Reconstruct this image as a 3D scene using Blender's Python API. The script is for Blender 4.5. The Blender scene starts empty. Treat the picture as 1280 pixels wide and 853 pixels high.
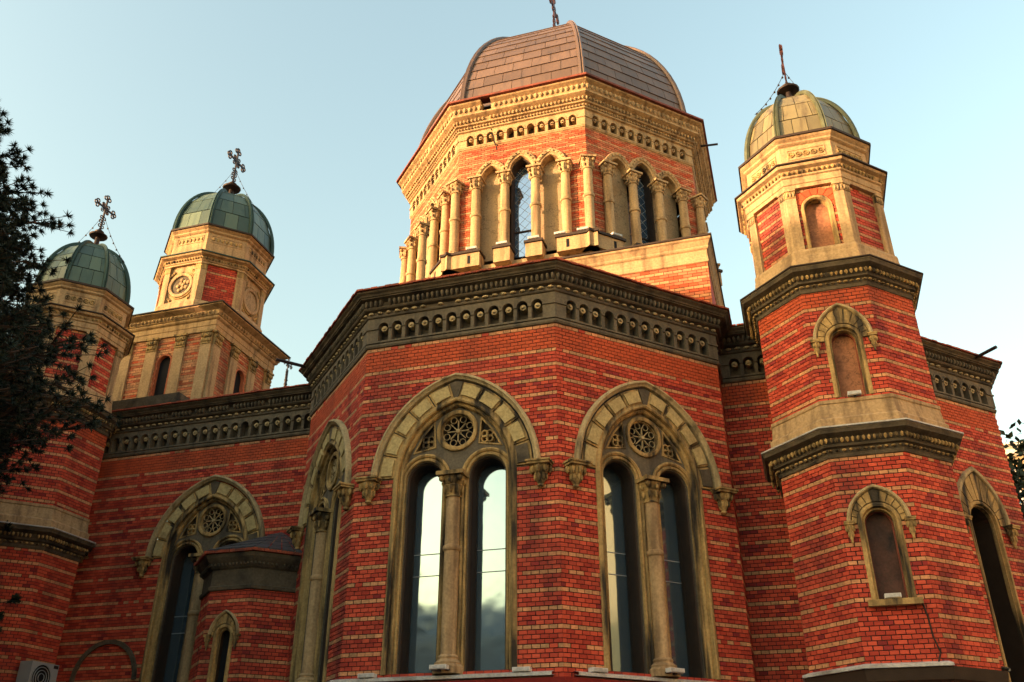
import bpy, bmesh, math, random
from math import sin, cos, pi, radians, sqrt, hypot, atan2, floor
from mathutils import Vector, Matrix
from mathutils.geometry import delaunay_2d_cdt
random.seed(7)
SC = bpy.context.scene
COL = SC.collection

# ------------------------------------------------------------------ camera
cam = bpy.data.cameras.new('camera'); cam_o = bpy.data.objects.new('camera', cam); COL.objects.link(cam_o)
cam.sensor_width = 36; cam.lens = 36*1108.78/1280; cam.clip_start = .1; cam.clip_end = 3000
CP = Vector((4.9668, -17.1234, 1.65))
FW = Vector((-0.26114, 0.845, 0.46668)); RT = Vector((0.955595, 0.294682, 0.001154)); UP = Vector((0.136546, -0.446255, 0.884427))
m = Matrix((RT, UP, -FW)).transposed().to_4x4(); m.translation = CP
cam_o.matrix_world = m
SC.camera = cam_o
FPX = 1108.78
def prj(p):
    d = Vector(p)-CP; w = d.dot(FW)
    return (640+FPX*d.dot(RT)/w, 426.5-FPX*d.dot(UP)/w)

# ------------------------------------------------------------------ light
SUN_AZ, SUN_EL = 50.0, 8.0           # degrees west of the -Y axis, and above the horizon
to_sun = Vector((-sin(radians(SUN_AZ))*cos(radians(SUN_EL)), -cos(radians(SUN_AZ))*cos(radians(SUN_EL)), sin(radians(SUN_EL))))
world = bpy.data.worlds.new('World'); SC.world = world; world.use_nodes = True
nt = world.node_tree; bg = nt.nodes['Background']
sky = nt.nodes.new('ShaderNodeTexSky'); sky.sky_type = 'NISHITA'; sky.sun_disc = False
sky.sun_elevation = radians(SUN_EL); sky.sun_rotation = atan2(to_sun.x, to_sun.y)
sky.altitude = 80; sky.air_density = 1.4; sky.dust_density = 6.0; sky.ozone_density = 1.0
tint = nt.nodes.new('ShaderNodeMix'); tint.data_type = 'RGBA'; tint.blend_type = 'MULTIPLY'; tint.inputs[0].default_value = 1; tint.inputs[7].default_value = (1.12, 1.13, 1.01, 1)
nt.links.new(sky.outputs[0], tint.inputs[6]); nt.links.new(tint.outputs[2], bg.inputs['Color']); bg.inputs['Strength'].default_value = 0.15
sl = bpy.data.lights.new('sun', 'SUN'); sl.energy = 2.7; sl.angle = radians(.6); sl.color = (1.0, .59, .33)
so = bpy.data.objects.new('sun', sl); COL.objects.link(so); so.rotation_euler = to_sun.to_track_quat('Z', 'Y').to_euler()
vs = SC.view_settings; vs.view_transform = 'Standard'; vs.look = 'None'; vs.gamma = 1; vs.exposure = 2.2

# ------------------------------------------------------------------ materials
def mat(name, base, rough=.8, metal=0., var=.12, scale=6., dirt=0., dirt_col=(.03, .028, .025), bump=.2, bscale=60., island=0., spec=.3, hue=None, streak=False, dirt_lo=.5, soot=0., crack=0.):
    m = bpy.data.materials.new(name); m.use_nodes = True
    n = m.node_tree.nodes; l = m.node_tree.links; b = n['Principled BSDF']
    b.inputs['Roughness'].default_value = rough; b.inputs['Metallic'].default_value = metal
    b.inputs['Specular IOR Level'].default_value = spec
    geo = n.new('ShaderNodeNewGeometry'); info = n.new('ShaderNodeObjectInfo')
    def math_(op, a, c):
        x = n.new('ShaderNodeMath'); x.operation = op
        for i, v in enumerate((a, c)):
            if isinstance(v, (int, float)): x.inputs[i].default_value = v
            else: l.new(v, x.inputs[i])
        return x.outputs[0]
    def noise(s, det=4., vec=None):
        t = n.new('ShaderNodeTexNoise'); t.inputs['Scale'].default_value = s; t.inputs['Detail'].default_value = det
        l.new(vec or geo.outputs['Position'], t.inputs['Vector']); return t.outputs['Fac']
    def mix(f, a, c, mode='MIX'):
        x = n.new('ShaderNodeMix'); x.data_type = 'RGBA'; x.blend_type = mode
        for s, v in ((x.inputs[0], f), (x.inputs[6], a), (x.inputs[7], c)):
            if isinstance(v, (int, float)): s.default_value = v
            elif isinstance(v, tuple): s.default_value = (*v[:3], 1)
            else: l.new(v, s)
        return x.outputs[2]
    dark = tuple(c*(1-var*2.2) for c in base); lite = tuple(min(1, c*(1+var*1.6)) for c in base)
    col = mix(noise(scale), dark, lite)
    if island:
        r = math_('FRACT', math_('ADD', geo.outputs['Random Per Island'], info.outputs['Random']), 0)
        a = tuple(c*(1-island) for c in base); c2 = tuple(min(1, c*(1+island)) for c in (hue or base))
        col = mix(.6, col, mix(r, a, c2))
    if dirt:
        vec = None
        if streak:
            mp = n.new('ShaderNodeMapping'); mp.inputs['Scale'].default_value = (2.4, 2.4, .26); l.new(geo.outputs['Position'], mp.inputs['Vector']); vec = mp.outputs[0]
        rmp = n.new('ShaderNodeMapRange'); rmp.inputs[1].default_value = dirt_lo; rmp.inputs[2].default_value = dirt_lo+.2; rmp.inputs[3].default_value = 0; rmp.inputs[4].default_value = dirt
        l.new(noise(2.6, 8., vec), rmp.inputs[0])
        col = mix(rmp.outputs[0], col, dirt_col)
    if dirt and not metal:
        rm = n.new('ShaderNodeMapRange'); rm.inputs[1].default_value = .35; rm.inputs[2].default_value = .65; rm.inputs[3].default_value = .80; rm.inputs[4].default_value = 1.08
        l.new(noise(24., 6.), rm.inputs[0]); col = mix(1., col, rm.outputs[0], 'MULTIPLY')
    if soot:
        rm = n.new('ShaderNodeMapRange'); rm.inputs[1].default_value = .5; rm.inputs[2].default_value = .72; rm.inputs[3].default_value = 0; rm.inputs[4].default_value = soot
        mp = n.new('ShaderNodeMapping'); mp.inputs['Scale'].default_value = (1.3, 1.3, .4); l.new(geo.outputs['Position'], mp.inputs['Vector'])
        l.new(noise(.9, 7., mp.outputs[0]), rm.inputs[0]); col = mix(rm.outputs[0], col, (.06, .02, .02))
    if crack:
        vo = n.new('ShaderNodeTexVoronoi'); vo.feature = 'DISTANCE_TO_EDGE'; vo.inputs['Scale'].default_value = crack
        nz = n.new('ShaderNodeTexNoise'); nz.inputs['Scale'].default_value = 5; nz.inputs['Detail'].default_value = 4
        wp = n.new('ShaderNodeVectorMath'); wp.operation = 'ADD'; l.new(geo.outputs['Position'], nz.inputs['Vector']); l.new(geo.outputs['Position'], wp.inputs[0]); l.new(nz.outputs['Color'], wp.inputs[1]); l.new(wp.outputs[0], vo.inputs['Vector'])
        rm = n.new('ShaderNodeMapRange'); rm.inputs[1].default_value = 0; rm.inputs[2].default_value = .025; rm.inputs[3].default_value = .7; rm.inputs[4].default_value = 0
        l.new(vo.outputs['Distance'], rm.inputs[0]); col = mix(rm.outputs[0], col, (.05, .035, .025))
    l.new(col, b.inputs['Base Color'])
    if bump:
        bp = n.new('ShaderNodeBump'); bp.inputs['Strength'].default_value = bump; bp.inputs['Distance'].default_value = .01
        l.new(noise(bscale, 5.), bp.inputs['Height']); l.new(bp.outputs[0], b.inputs['Normal'])
    return m
M = {}
M['brick_red'] = mat('brick_red', (.41, .044, .026), .85, var=.12, scale=1.2, island=.34, hue=(.51, .088, .044), soot=.75, bump=.35, bscale=45)
M['brick_dark'] = mat('brick_dark', (.24, .026, .024), .85, soot=.4, var=.15, island=.3, bump=.35)
M['brick_cream'] = mat('brick_cream', (.54, .30, .15), .85, soot=.6, var=.15, scale=9, island=.4, hue=(.54, .22, .10), dirt=.3, dirt_col=(.28, .09, .05), bump=.35)
M['brick_orange'] = mat('brick_orange', (.46, .078, .028), .85, soot=.5, var=.10, scale=2., island=.2, bump=.3)
M['brick_sand'] = mat('brick_sand', (.44, .125, .055), .85, var=.2, scale=3, island=.35, hue=(.48, .16, .08), soot=.4, bump=.3)
M['mortar'] = mat('mortar', (.05, .022, .022), .95, var=.2, bump=.4)
M['stone_old'] = mat('stone_old', (.42, .285, .115), .9, var=.2, scale=5, dirt=.95, dirt_col=(.016, .016, .016), streak=True, dirt_lo=.44, bump=.4)
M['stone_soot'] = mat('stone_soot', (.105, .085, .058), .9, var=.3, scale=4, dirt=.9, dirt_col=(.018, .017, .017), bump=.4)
M['stone_warm'] = mat('stone_warm', (.43, .295, .155), .9, var=.14, scale=3, dirt=.85, dirt_col=(.17, .11, .06), streak=True, dirt_lo=.48, bump=.35)
M['stone_pale'] = mat('stone_pale', (.46, .36, .165), .9, var=.12, scale=6, dirt=.6, dirt_col=(.16, .12, .06), dirt_lo=.52, bump=.4)
M['stone_hood'] = mat('stone_hood', (.42, .33, .18), .9, var=.15, scale=4, dirt=.85, dirt_col=(.06, .05, .035), streak=True, dirt_lo=.52, bump=.4)
M['stone_frieze'] = mat('stone_frieze', (.13, .11, .078), .9, var=.2, scale=4, dirt=.8, dirt_col=(.05, .046, .04), streak=True, dirt_lo=.5, bump=.4)
M['plaster'] = mat('plaster', (.36, .265, .155), .95, crack=1.6, var=.12, scale=2, dirt=.4, dirt_col=(.30, .2, .1), bump=.3, bscale=25)
M['plaster_dark'] = mat('plaster_dark', (.085, .04, .03), .8, crack=2., var=.3, scale=4, dirt=.95, dirt_col=(.012, .012, .014), dirt_lo=.46, bump=.3, bscale=20)
M['plaster_pink'] = mat('plaster_pink', (.34, .15, .08), .95, crack=2., var=.2, scale=3, dirt=.85, dirt_col=(.07, .035, .028), bump=.3, bscale=20)
M['copper'] = mat('copper', (.165, .105, .074), .45, metal=.3, var=.22, scale=2, island=.30, dirt=.55, dirt_col=(.09, .065, .055), streak=True, bump=.35, bscale=5, spec=.5)
M['verdigris'] = mat('verdigris', (.045, .085, .065), .45, metal=.15, var=.25, scale=4, island=.55, hue=(.085, .115, .072), dirt=.8, dirt_col=(.028, .06, .05), streak=True, bump=.15, bscale=12, spec=.5)
M['verdigris_rib'] = mat('verdigris_rib', (.025, .055, .045), .5, metal=.2, var=.2, bump=.1)
M['tile'] = mat('tile', (.33, .07, .035), .8, var=.2, island=.4, dirt=.5, bump=.3)
M['rim_red'] = mat('rim_red', (.20, .05, .03), .7, var=.25, dirt=.6, bump=.2)
M['cross_black'] = mat('cross_black', (.025, .018, .022), .5, metal=.2, var=.2, bump=.1)
M['slate'] = mat('slate', (.05, .055, .065), .5, var=.2, island=.3, bump=.2)
M['bronze_green'] = mat('bronze_green', (.17, .145, .07), .45, metal=.15, var=.25, scale=3, island=.4, hue=(.22, .18, .085), dirt=.85, dirt_col=(.075, .05, .025), streak=True, bump=.15, bscale=12, spec=.5)
M['bronze_rib'] = mat('bronze_rib', (.10, .11, .06), .45, metal=.2, var=.3, bump=.1)
M['iron'] = mat('iron', (.03, .022, .022), .55, metal=.4, var=.2, bump=.1)
M['cross_metal'] = mat('cross_metal', (.10, .04, .035), .5, metal=.5, var=.2, bump=.1)
M['flashing'] = mat('flashing', (.48, .48, .47), .6, var=.1, dirt=.75, dirt_col=(.2, .18, .16), bump=.15)
M['lead'] = mat('lead', (.28, .32, .36), .6, var=.1, bump=0)
M['white_metal'] = mat('white_metal', (.60, .60, .58), .5, var=.05, bump=.05)
M['grey_metal'] = mat('grey_metal', (.30, .32, .34), .5, var=.05, bump=.05)
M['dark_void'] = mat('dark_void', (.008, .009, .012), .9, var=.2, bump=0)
M['timber_and_shade'] = mat('timber_and_shade', (.035, .022, .015), .7, var=.2, bump=.2)  # timber frames and dark trim; also shade painted on deep window reveals
M['needles'] = mat('needles', (.014, .026, .018), .7, var=.2, scale=3, island=.4, bump=0)
M['leaves'] = mat('leaves', (.018, .03, .014), .7, var=.2, scale=3, island=.4, bump=0)
M['bark'] = mat('bark', (.09, .06, .045), .95, var=.25, scale=12, bump=.6, bscale=25)
M['asphalt'] = mat('asphalt', (.055, .055, .056), .9, var=.2, bump=.3)
M['paving'] = mat('paving', (.22, .20, .18), .9, var=.15, bump=.3)
M['ochre'] = mat('ochre', (.70, .52, .31), .9, var=.06, scale=1, dirt=.3, dirt_col=(.4, .26, .13), bump=.2)
M['render_grey'] = mat('render_grey', (.30, .27, .24), .9, var=.08, scale=1, bump=.2)
M['cornice_white'] = mat('cornice_white', (.7, .66, .58), .9, var=.05, bump=.1)
def glassy(name, tint, dark, fac, rough=.03):
    m = bpy.data.materials.new(name); m.use_nodes = True; n = m.node_tree.nodes; l = m.node_tree.links
    for x in list(n):
        if x.type != 'OUTPUT_MATERIAL': n.remove(x)
    o = [x for x in n if x.type == 'OUTPUT_MATERIAL'][0]
    g = n.new('ShaderNodeBsdfGlossy'); g.inputs['Color'].default_value = (*tint, 1); g.inputs['Roughness'].default_value = rough
    d = n.new('ShaderNodeBsdfDiffuse'); d.inputs['Color'].default_value = (*dark, 1)
    x = n.new('ShaderNodeMixShader'); x.inputs[0].default_value = fac
    t = n.new('ShaderNodeTexNoise'); t.inputs['Scale'].default_value = 1.6; t.inputs['Detail'].default_value = 2
    geo = n.new('ShaderNodeNewGeometry'); l.new(geo.outputs['Position'], t.inputs['Vector'])
    b = n.new('ShaderNodeBump'); b.inputs['Strength'].default_value = .12; b.inputs['Distance'].default_value = .04
    l.new(t.outputs['Fac'], b.inputs['Height']); l.new(b.outputs[0], g.inputs['Normal'])
    l.new(d.outputs[0], x.inputs[1]); l.new(g.outputs[0], x.inputs[2]); l.new(x.outputs[0], o.inputs[0]); return m
M['glass'] = glassy('glass', (.46, .68, .84), (.055, .085, .115), .43, .07)
M['glass_blue'] = glassy('glass_blue', (.55, .72, .95), (.05, .10, .17), .5)

# ------------------------------------------------------------------ mesh helpers
class Fr:
    """A vertical wall face: s runs right along it, d outward, z up."""
    def __init__(self, cx, cy, deg, ap):
        a = radians(deg); self.deg = deg; self.S = (cos(a), sin(a)); self.N = (sin(a), -cos(a)); self.c = (cx+self.N[0]*ap, cy+self.N[1]*ap)
    def p(self, s, d, z): return (self.c[0]+self.S[0]*s+self.N[0]*d, self.c[1]+self.S[1]*s+self.N[1]*d, z)
LOC = Fr(0, 0, 0, 0)                  # local frame: x = s, y = -d
class MB:
    def __init__(self): self.v = []; self.f = []; self.mi = []; self.mats = []
    def m(self, name):
        if name not in self.mats: self.mats.append(name)
        return self.mats.index(name)
    def add(self, vs, fs, mt):
        o = len(self.v); self.v += vs; k = self.m(mt)
        for f in fs: self.f.append(tuple(i+o for i in f)); self.mi.append(k)
    def box(self, F, s0, s1, d0, d1, z0, z1, mt, back=True):
        vs = [F.p(s, d, z) for d in (d1, d0) for (s, z) in ((s0, z0), (s1, z0), (s1, z1), (s0, z1))]
        fs = [(0, 1, 2, 3), (1, 5, 6, 2), (4, 0, 3, 7), (3, 2, 6, 7), (4, 5, 1, 0)]
        if back: fs.append((5, 4, 7, 6))
        self.add(vs, fs, mt)
    def quad(self, a, b, c, d, mt): self.add([a, b, c, d], [(0, 1, 2, 3)], mt)
    def plate(self, F, outer, holes, d1, d0, mt, back=None):
        loops = [outer]+holes; vs = []; ed = []
        for L in loops:
            o = len(vs); vs += [Vector(p) for p in L]; ed += [(o+i, o+(i+1) % len(L)) for i in range(len(L))]
        r = delaunay_2d_cdt(vs, ed, [], 0, 1e-5); V, T = r[0], r[2]
        def inside(p, L):
            c = False; j = len(L)-1
            for i in range(len(L)):
                if (L[i][1] > p[1]) != (L[j][1] > p[1]) and p[0] < (L[j][0]-L[i][0])*(p[1]-L[i][1])/(L[j][1]-L[i][1])+L[i][0]: c = not c
                j = i
            return c
        fs = []
        for t in T:
            q = (V[t[0]]+V[t[1]]+V[t[2]])/3
            if inside(q, outer) and not any(inside(q, h) for h in holes):
                a, b, c = (V[i] for i in t)
                fs.append(t if (b-a).cross(c-a) > 0 else (t[0], t[2], t[1]))
        self.add([F.p(q.x, d1, q.y) for q in V], fs, mt)
        for L in loops:
            n = len(L); vs2 = [F.p(p[0], d1, p[1]) for p in L]+[F.p(p[0], d0, p[1]) for p in L]
            self.add(vs2, [(i, (i+1) % n, n+(i+1) % n, n+i) for i in range(n)], mt)
        if back:
            xs = [p[0] for p in outer]; zs = [p[1] for p in outer]
            self.quad(F.p(min(xs), d0, min(zs)), F.p(max(xs), d0, min(zs)), F.p(max(xs), d0, max(zs)), F.p(min(xs), d0, max(zs)), back)
    def sweep(self, F, path, prof, mt, closed=False, caps=True):
        """path of (s,z); prof of (t,d): t to the left of travel."""
        n = len(path); pts = []
        for i in range(n):
            def dr(a, b):
                x, y = b[0]-a[0], b[1]-a[1]; L = hypot(x, y) or 1; return x/L, y/L
            if closed: d0 = dr(path[i-1], path[i]); d1 = dr(path[i], path[(i+1) % n])
            else:
                d0 = dr(path[i-1], path[i]) if i else dr(path[0], path[1]); d1 = dr(path[i], path[i+1]) if i < n-1 else d0
            nx, ny = -(d0[1]+d1[1]), d0[0]+d1[0]; L = hypot(nx, ny) or 1; nx /= L; ny /= L
            k = max(.35, nx*-d0[1]+ny*d0[0]); pts.append((nx/k, ny/k))
        P = len(prof); vs = []
        for (s, z), (nx, ny) in zip(path, pts):
            for t, d in prof: vs.append(F.p(s+nx*t, d, z+ny*t))
        fs = []
        for i in range(n if closed else n-1):
            j = (i+1) % n
            for k in range(P-1): fs.append((i*P+k, j*P+k, j*P+k+1, i*P+k+1))
        if not closed and caps: fs += [tuple(range(P)), tuple(range((n-1)*P, n*P))[::-1]]
        self.add(vs, fs, mt)
    def plan(self, chain, prof, mt, closed=False, skip=()):
        """cornice along a plan chain (outward on the right of travel); prof of (d,z)."""
        n = len(chain); P = len(prof); vs = []
        for i in range(n):
            def dr(a, b):
                x, y = b[0]-a[0], b[1]-a[1]; L = hypot(x, y) or 1; return x/L, y/L
            if closed: d0 = dr(chain[i-1], chain[i]); d1 = dr(chain[i], chain[(i+1) % n])
            else:
                d0 = dr(chain[i-1], chain[i]) if i else dr(chain[0], chain[1]); d1 = dr(chain[i], chain[i+1]) if i < n-1 else d0
            nx, ny = d0[1]+d1[1], -(d0[0]+d1[0]); L = hypot(nx, ny); nx /= L; ny /= L
            k = nx*d0[1]-ny*d0[0]; nx /= k; ny /= k
            for d, z in prof: vs.append((chain[i][0]+nx*d, chain[i][1]+ny*d, z))
        fs = []
        for i in range(n if closed else n-1):
            if i in skip: continue
            j = (i+1) % n
            for k in range(P-1): fs.append((i*P+k, j*P+k, j*P+k+1, i*P+k+1))
        self.add(vs, fs, mt)
    def lathe(self, F, s, d, prof, mt, n=10, wob=None):
        vs = []; P = len(prof)
        for i in range(n):
            a = 2*pi*i/n
            for k, (r, z) in enumerate(prof):
                rr = r*(1+(wob(a, k) if wob else 0)); vs.append(F.p(s+rr*cos(a), d+rr*sin(a), z))
        fs = [(i*P+k, ((i+1) % n)*P+k, ((i+1) % n)*P+k+1, i*P+k+1) for i in range(n) for k in range(P-1)]
        fs += [tuple(i*P for i in range(n))[::-1], tuple(i*P+P-1 for i in range(n))]
        self.add(vs, fs, mt)
    def blob(self, F, s, d, z, rs, rd, rz, mt, n=6):
        rings = ((-.99, .15), (-.5, .85), (.1, 1.), (.65, .75), (.99, .12))
        vs = [F.p(s+rs*r*cos(2*pi*i/n), d+rd*r*sin(2*pi*i/n), z+rz*h) for h, r in rings for i in range(n)]
        fs = [(k*n+i, k*n+(i+1) % n, (k+1)*n+(i+1) % n, (k+1)*n+i) for k in range(4) for i in range(n)]
        self.add(vs, fs, mt)
    def disc(self, F, s, z, r, d0, d1, mt, n=10, r1=None):
        r1 = r1 if r1 is not None else r
        vs = [F.p(s+r*cos(2*pi*i/n), d0, z+r*sin(2*pi*i/n)) for i in range(n)]+[F.p(s+r1*cos(2*pi*i/n), d1, z+r1*sin(2*pi*i/n)) for i in range(n)]
        self.add(vs, [(i, (i+1) % n, n+(i+1) % n, n+i) for i in range(n)]+[tuple(range(n, 2*n))], mt)
    def tube(self, pts, r, mt, n=5, r1=None):
        r1 = r if r1 is None else r1; vs = []; N = len(pts)
        for i, p in enumerate(pts):
            p = Vector(p); t = (Vector(pts[min(i+1, N-1)])-Vector(pts[max(i-1, 0)])).normalized()
            a = t.cross(Vector((0, 0, 1)) if abs(t.z) < .9 else Vector((1, 0, 0))).normalized(); b = t.cross(a); rr = r+(r1-r)*i/max(1, N-1)
            vs += [tuple(p+(a*cos(2*pi*k/n)+b*sin(2*pi*k/n))*rr) for k in range(n)]
        fs = [(i*n+k, i*n+(k+1) % n, (i+1)*n+(k+1) % n, (i+1)*n+k) for i in range(N-1) for k in range(n)]
        fs += [tuple(range(n))[::-1], tuple(range((N-1)*n, N*n))]
        self.add(vs, fs, mt)
    def mesh(self, name, smooth=False):
        me = bpy.data.meshes.new(name); me.from_pydata(self.v, [], self.f)
        for x in self.mats: me.materials.append(M[x])
        me.polygons.foreach_set('material_index', self.mi)
        bm = bmesh.new(); bm.from_mesh(me); bmesh.ops.recalc_face_normals(bm, faces=bm.faces); bm.to_mesh(me); bm.free()
        if smooth:
            for p in me.polygons: p.use_smooth = True
            me.set_sharp_from_angle(angle=radians(40))
        return me
    def obj(self, name, parent=None, kind=None, smooth=False, loc=None, rz=0):
        return link(name, self.mesh(name, smooth), parent, kind, loc, rz)
def link(name, me, parent=None, kind=None, loc=None, rz=0):
    o = bpy.data.objects.new(name, me); COL.objects.link(o)
    if parent: o.parent = parent
    if kind: o['kind'] = kind
    if loc: o.location = loc
    o.rotation_euler.z = radians(rz); return o
def thing(name, label, cat, loc=(0, 0, 0), group=None, me=None):
    o = link(name, me, None, None, loc); o['label'] = label; o['category'] = cat
    if group: o['group'] = group
    return o
def copy_part(src, parent, loc=None, rz=None):
    c = src.copy(); COL.objects.link(c); c.parent = parent
    if loc is not None: c.location = loc
    if rz is not None: c.rotation_euler.z = radians(rz)
    for ch in src.children:
        d = ch.copy(); COL.objects.link(d); d.parent = c
    return c
def octo(cx, cy, R): return [(cx+R*sin(radians(22.5+45*k)), cy-R*cos(radians(22.5+45*k))) for k in range(8)]
C22 = cos(radians(22.5)); S22 = sin(radians(22.5))

# arches: right half from the springing up; pointed when h > a
def arc_pts(a, h, n=9, t=0.):
    """pointed (or round, h==a) arch outline left springing -> apex -> right springing, shrunk inward by t."""
    c = max(0., (h*h-a*a)/(2*a)); r = a+c-t; top = atan2(sqrt(max(0., r*r-c*c)), c)
    R = [(-c+r*cos(top*i/n), r*sin(top*i/n)) for i in range(n+1)]
    return [(-x, z) for x, z in R]+R[::-1][1:]
def arch_path(sx, zb, zs, a, h, n=9, t=0.):
    A = arc_pts(a, h, n, t)
    return [(sx+A[0][0], zb)]+[(sx+x, zs+z) for x, z in A]+[(sx+A[-1][0], zb)]
def arch_half(a, h, z):
    if z >= h: return 0
    c = max(0., (h*h-a*a)/(2*a)); r = a+c
    return max(0., sqrt(max(0, r*r-z*z))-c)

# ------------------------------------------------------------------ brick walls
CH, BL, MJ = .0663, .132, .012
STUFF = {}                            # parent name -> MB of bricks
CAND = []                             # bricks that may become single objects
UNIT = {}
def cyc(i, phase=0): return 'brick_cream' if (i-phase) % 4 == 0 else None
def apse_rule(i):
    if i > 76: return 'brick_cream' if i == 83 else 'brick_orange' if i < 83 else None
    return cyc(i)
def wall(core, key, F, s0, s1, z0, z1, holes=(), zp=3.43, rule=cyc, single=False, bl=BL, ch=CH, jit=.003, base='brick_red', other=('brick_dark', .035), pk=1.1):
    """core: MB for the mortar face; key: MB collecting bricks."""
    i0 = int(floor((z0-zp)/ch+1e-6)); i1 = int(math.ceil((z1-zp)/ch-1e-6)); runs = []; dark = 0; rnd = random.Random(int((F.deg+400)*7+z0*31))
    patches = [(rnd.uniform(s0, s1), rnd.uniform(z0, z1), rnd.uniform(.12, .36), rnd.uniform(.03, .07)) for _ in range(int((s1-s0)*(z1-z0)*pk))]
    for i in range(i0, i1):
        za = max(z0, zp+i*ch); zb = min(z1, zp+(i+1)*ch)
        if zb-za < .012: continue
        zm = (za+zb)/2; iv = [(s0, s1)]
        for h in holes:
            q = h(zm)
            if not q: continue
            nv = []
            for a, b in iv:
                if q[1] <= a or q[0] >= b: nv.append((a, b)); continue
                if q[0] > a: nv.append((a, q[0]))
                if q[1] < b: nv.append((q[1], b))
            iv = nv
        for a, b in iv:
            if runs and any(r[0] == a and r[1] == b and abs(r[3]-za) < 1e-4 for r in runs[-4:]):
                for r in runs[-4:]:
                    if r[0] == a and r[1] == b and abs(r[3]-za) < 1e-4: r[3] = zb
            else: runs.append([a, b, za, zb])
            kind = rule(i); st = floor((a-s0)/bl)*bl+s0+(bl/2 if i % 2 else 0)-bl
            while st < b:
                x0 = st+MJ/2 if st > a+1e-6 else a-(.005 if a == s0 else 0); x1 = st+bl-MJ/2 if st+bl < b-1e-6 else b+(.005 if b == s1 else 0); full = st >= a-1e-6 and st+bl <= b+1e-6; st += bl
                if x1-x0 < .02: continue
                xm = (x0+x1)/2
                mt = kind or base
                if kind is None:
                    if any(abs(xm-p[0]) < p[2] and abs(zm-p[1]) < p[3] for p in patches): mt = other[0] if rnd.random() < .6 else base
                    elif rnd.random() < other[1]: mt = other[0]
                elif kind == 'brick_cream' and rnd.random() < .07: mt = base
                d = .012+rnd.uniform(-jit, jit)
                if single and full and zb-za > ch-.001: CAND.append((F, xm, zm, d, mt, key))
                else: STUFF.setdefault(key, MB()).box(F, x0, x1, 0, d, za+MJ/2, zb-MJ/2, mt, back=False)
    for a, b, za, zb in runs: core.quad(F.p(a, 0, za), F.p(b, 0, za), F.p(b, 0, zb), F.p(a, 0, zb), 'mortar')
def hole(sx, zb, zs, a, h, jw):
    def f(z):
        if z < zb: return None
        if z < zs: return (sx-jw, sx+jw)
        w = arch_half(a, h, z-zs)
        return (sx-w, sx+w) if w > .01 else None
    return f

# ------------------------------------------------------------------ ornament
def egg_row(mb, chain, d, z, pitch, rs, rd, rz, mt, closed=False, edges=None, blk=None):
    n = len(chain)
    for i in range(n if closed else n-1):
        if edges is not None and i not in edges: continue
        a, b = chain[i], chain[(i+1) % n]; L = hypot(b[0]-a[0], b[1]-a[1]); deg = math.degrees(atan2(b[1]-a[1], b[0]-a[0]))
        F = Fr((a[0]+b[0])/2, (a[1]+b[1])/2, deg, 0); ext = L/2+d*.41; k = max(2, int(2*ext/pitch))
        for j in range(k):
            s = -ext+(j+.5)*2*ext/k
            if blk and blk(i, s): continue
            j_ = random.uniform(.86, 1.08)
            if random.random() < .02: continue
            mb.blob(F, s+random.uniform(-.05, .05)*rs, d-random.uniform(0, .15)*rd, z, rs*j_, rd*random.uniform(.8, 1.08), rz*random.uniform(.9, 1.05), mt)
def arcade(mb, orn, chain, z0, zi, zt, pitch, w, mt, edges, closed=False, d=.05, deep=-.07, rosette='stone_old', ends=.17, back='stone_soot'):
    """blind arcade: a plate with arched niches z0..zt, springing zi, on each listed edge; rosettes hung in the niches."""
    n = len(chain)
    for i in edges:
        a, b = chain[i], chain[(i+1) % n]; L = hypot(b[0]-a[0], b[1]-a[1]); deg = math.degrees(atan2(b[1]-a[1], b[0]-a[0]))
        F = Fr((a[0]+b[0])/2, (a[1]+b[1])/2, deg, 0); h = L/2+d*.4142; k = max(1, round((L-2*ends)/pitch)); p = (L-2*ends)/k
        cs = [-L/2+ends+(j+.5)*p for j in range(k)]; r = w/2
        holes = [arch_path(c, z0+.035, zi, r, r, 4) for c in cs]
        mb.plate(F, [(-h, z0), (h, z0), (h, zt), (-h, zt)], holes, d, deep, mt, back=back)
        for c in cs:
            mb.sweep(F, [(c+x, zi+z) for x, z in arc_pts(r+.032, r+.032, 4)], [(0, d), (0, d+.02), (-.03, d+.02), (-.03, d)], mt)
            if rosette and random.random() > .05:
                orn.disc(F, c, zi-.005, r*.66, deep, d-.03, rosette, 9, r*.58); orn.disc(F, c, zi-.005, r*.25, d-.03, d+.005, rosette, 6)
        for j in range(k+1):
            c = -L/2+ends+j*p; e = (p-w)/2 if 0 < j < k else (p-w)/2+ends/2
            c2 = c if 0 < j < k else c+(-ends/2 if j == 0 else ends/2)
            mb.box(F, c2-e, c2+e, d, d+.022, zi-.022, zi+.012, mt)
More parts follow.
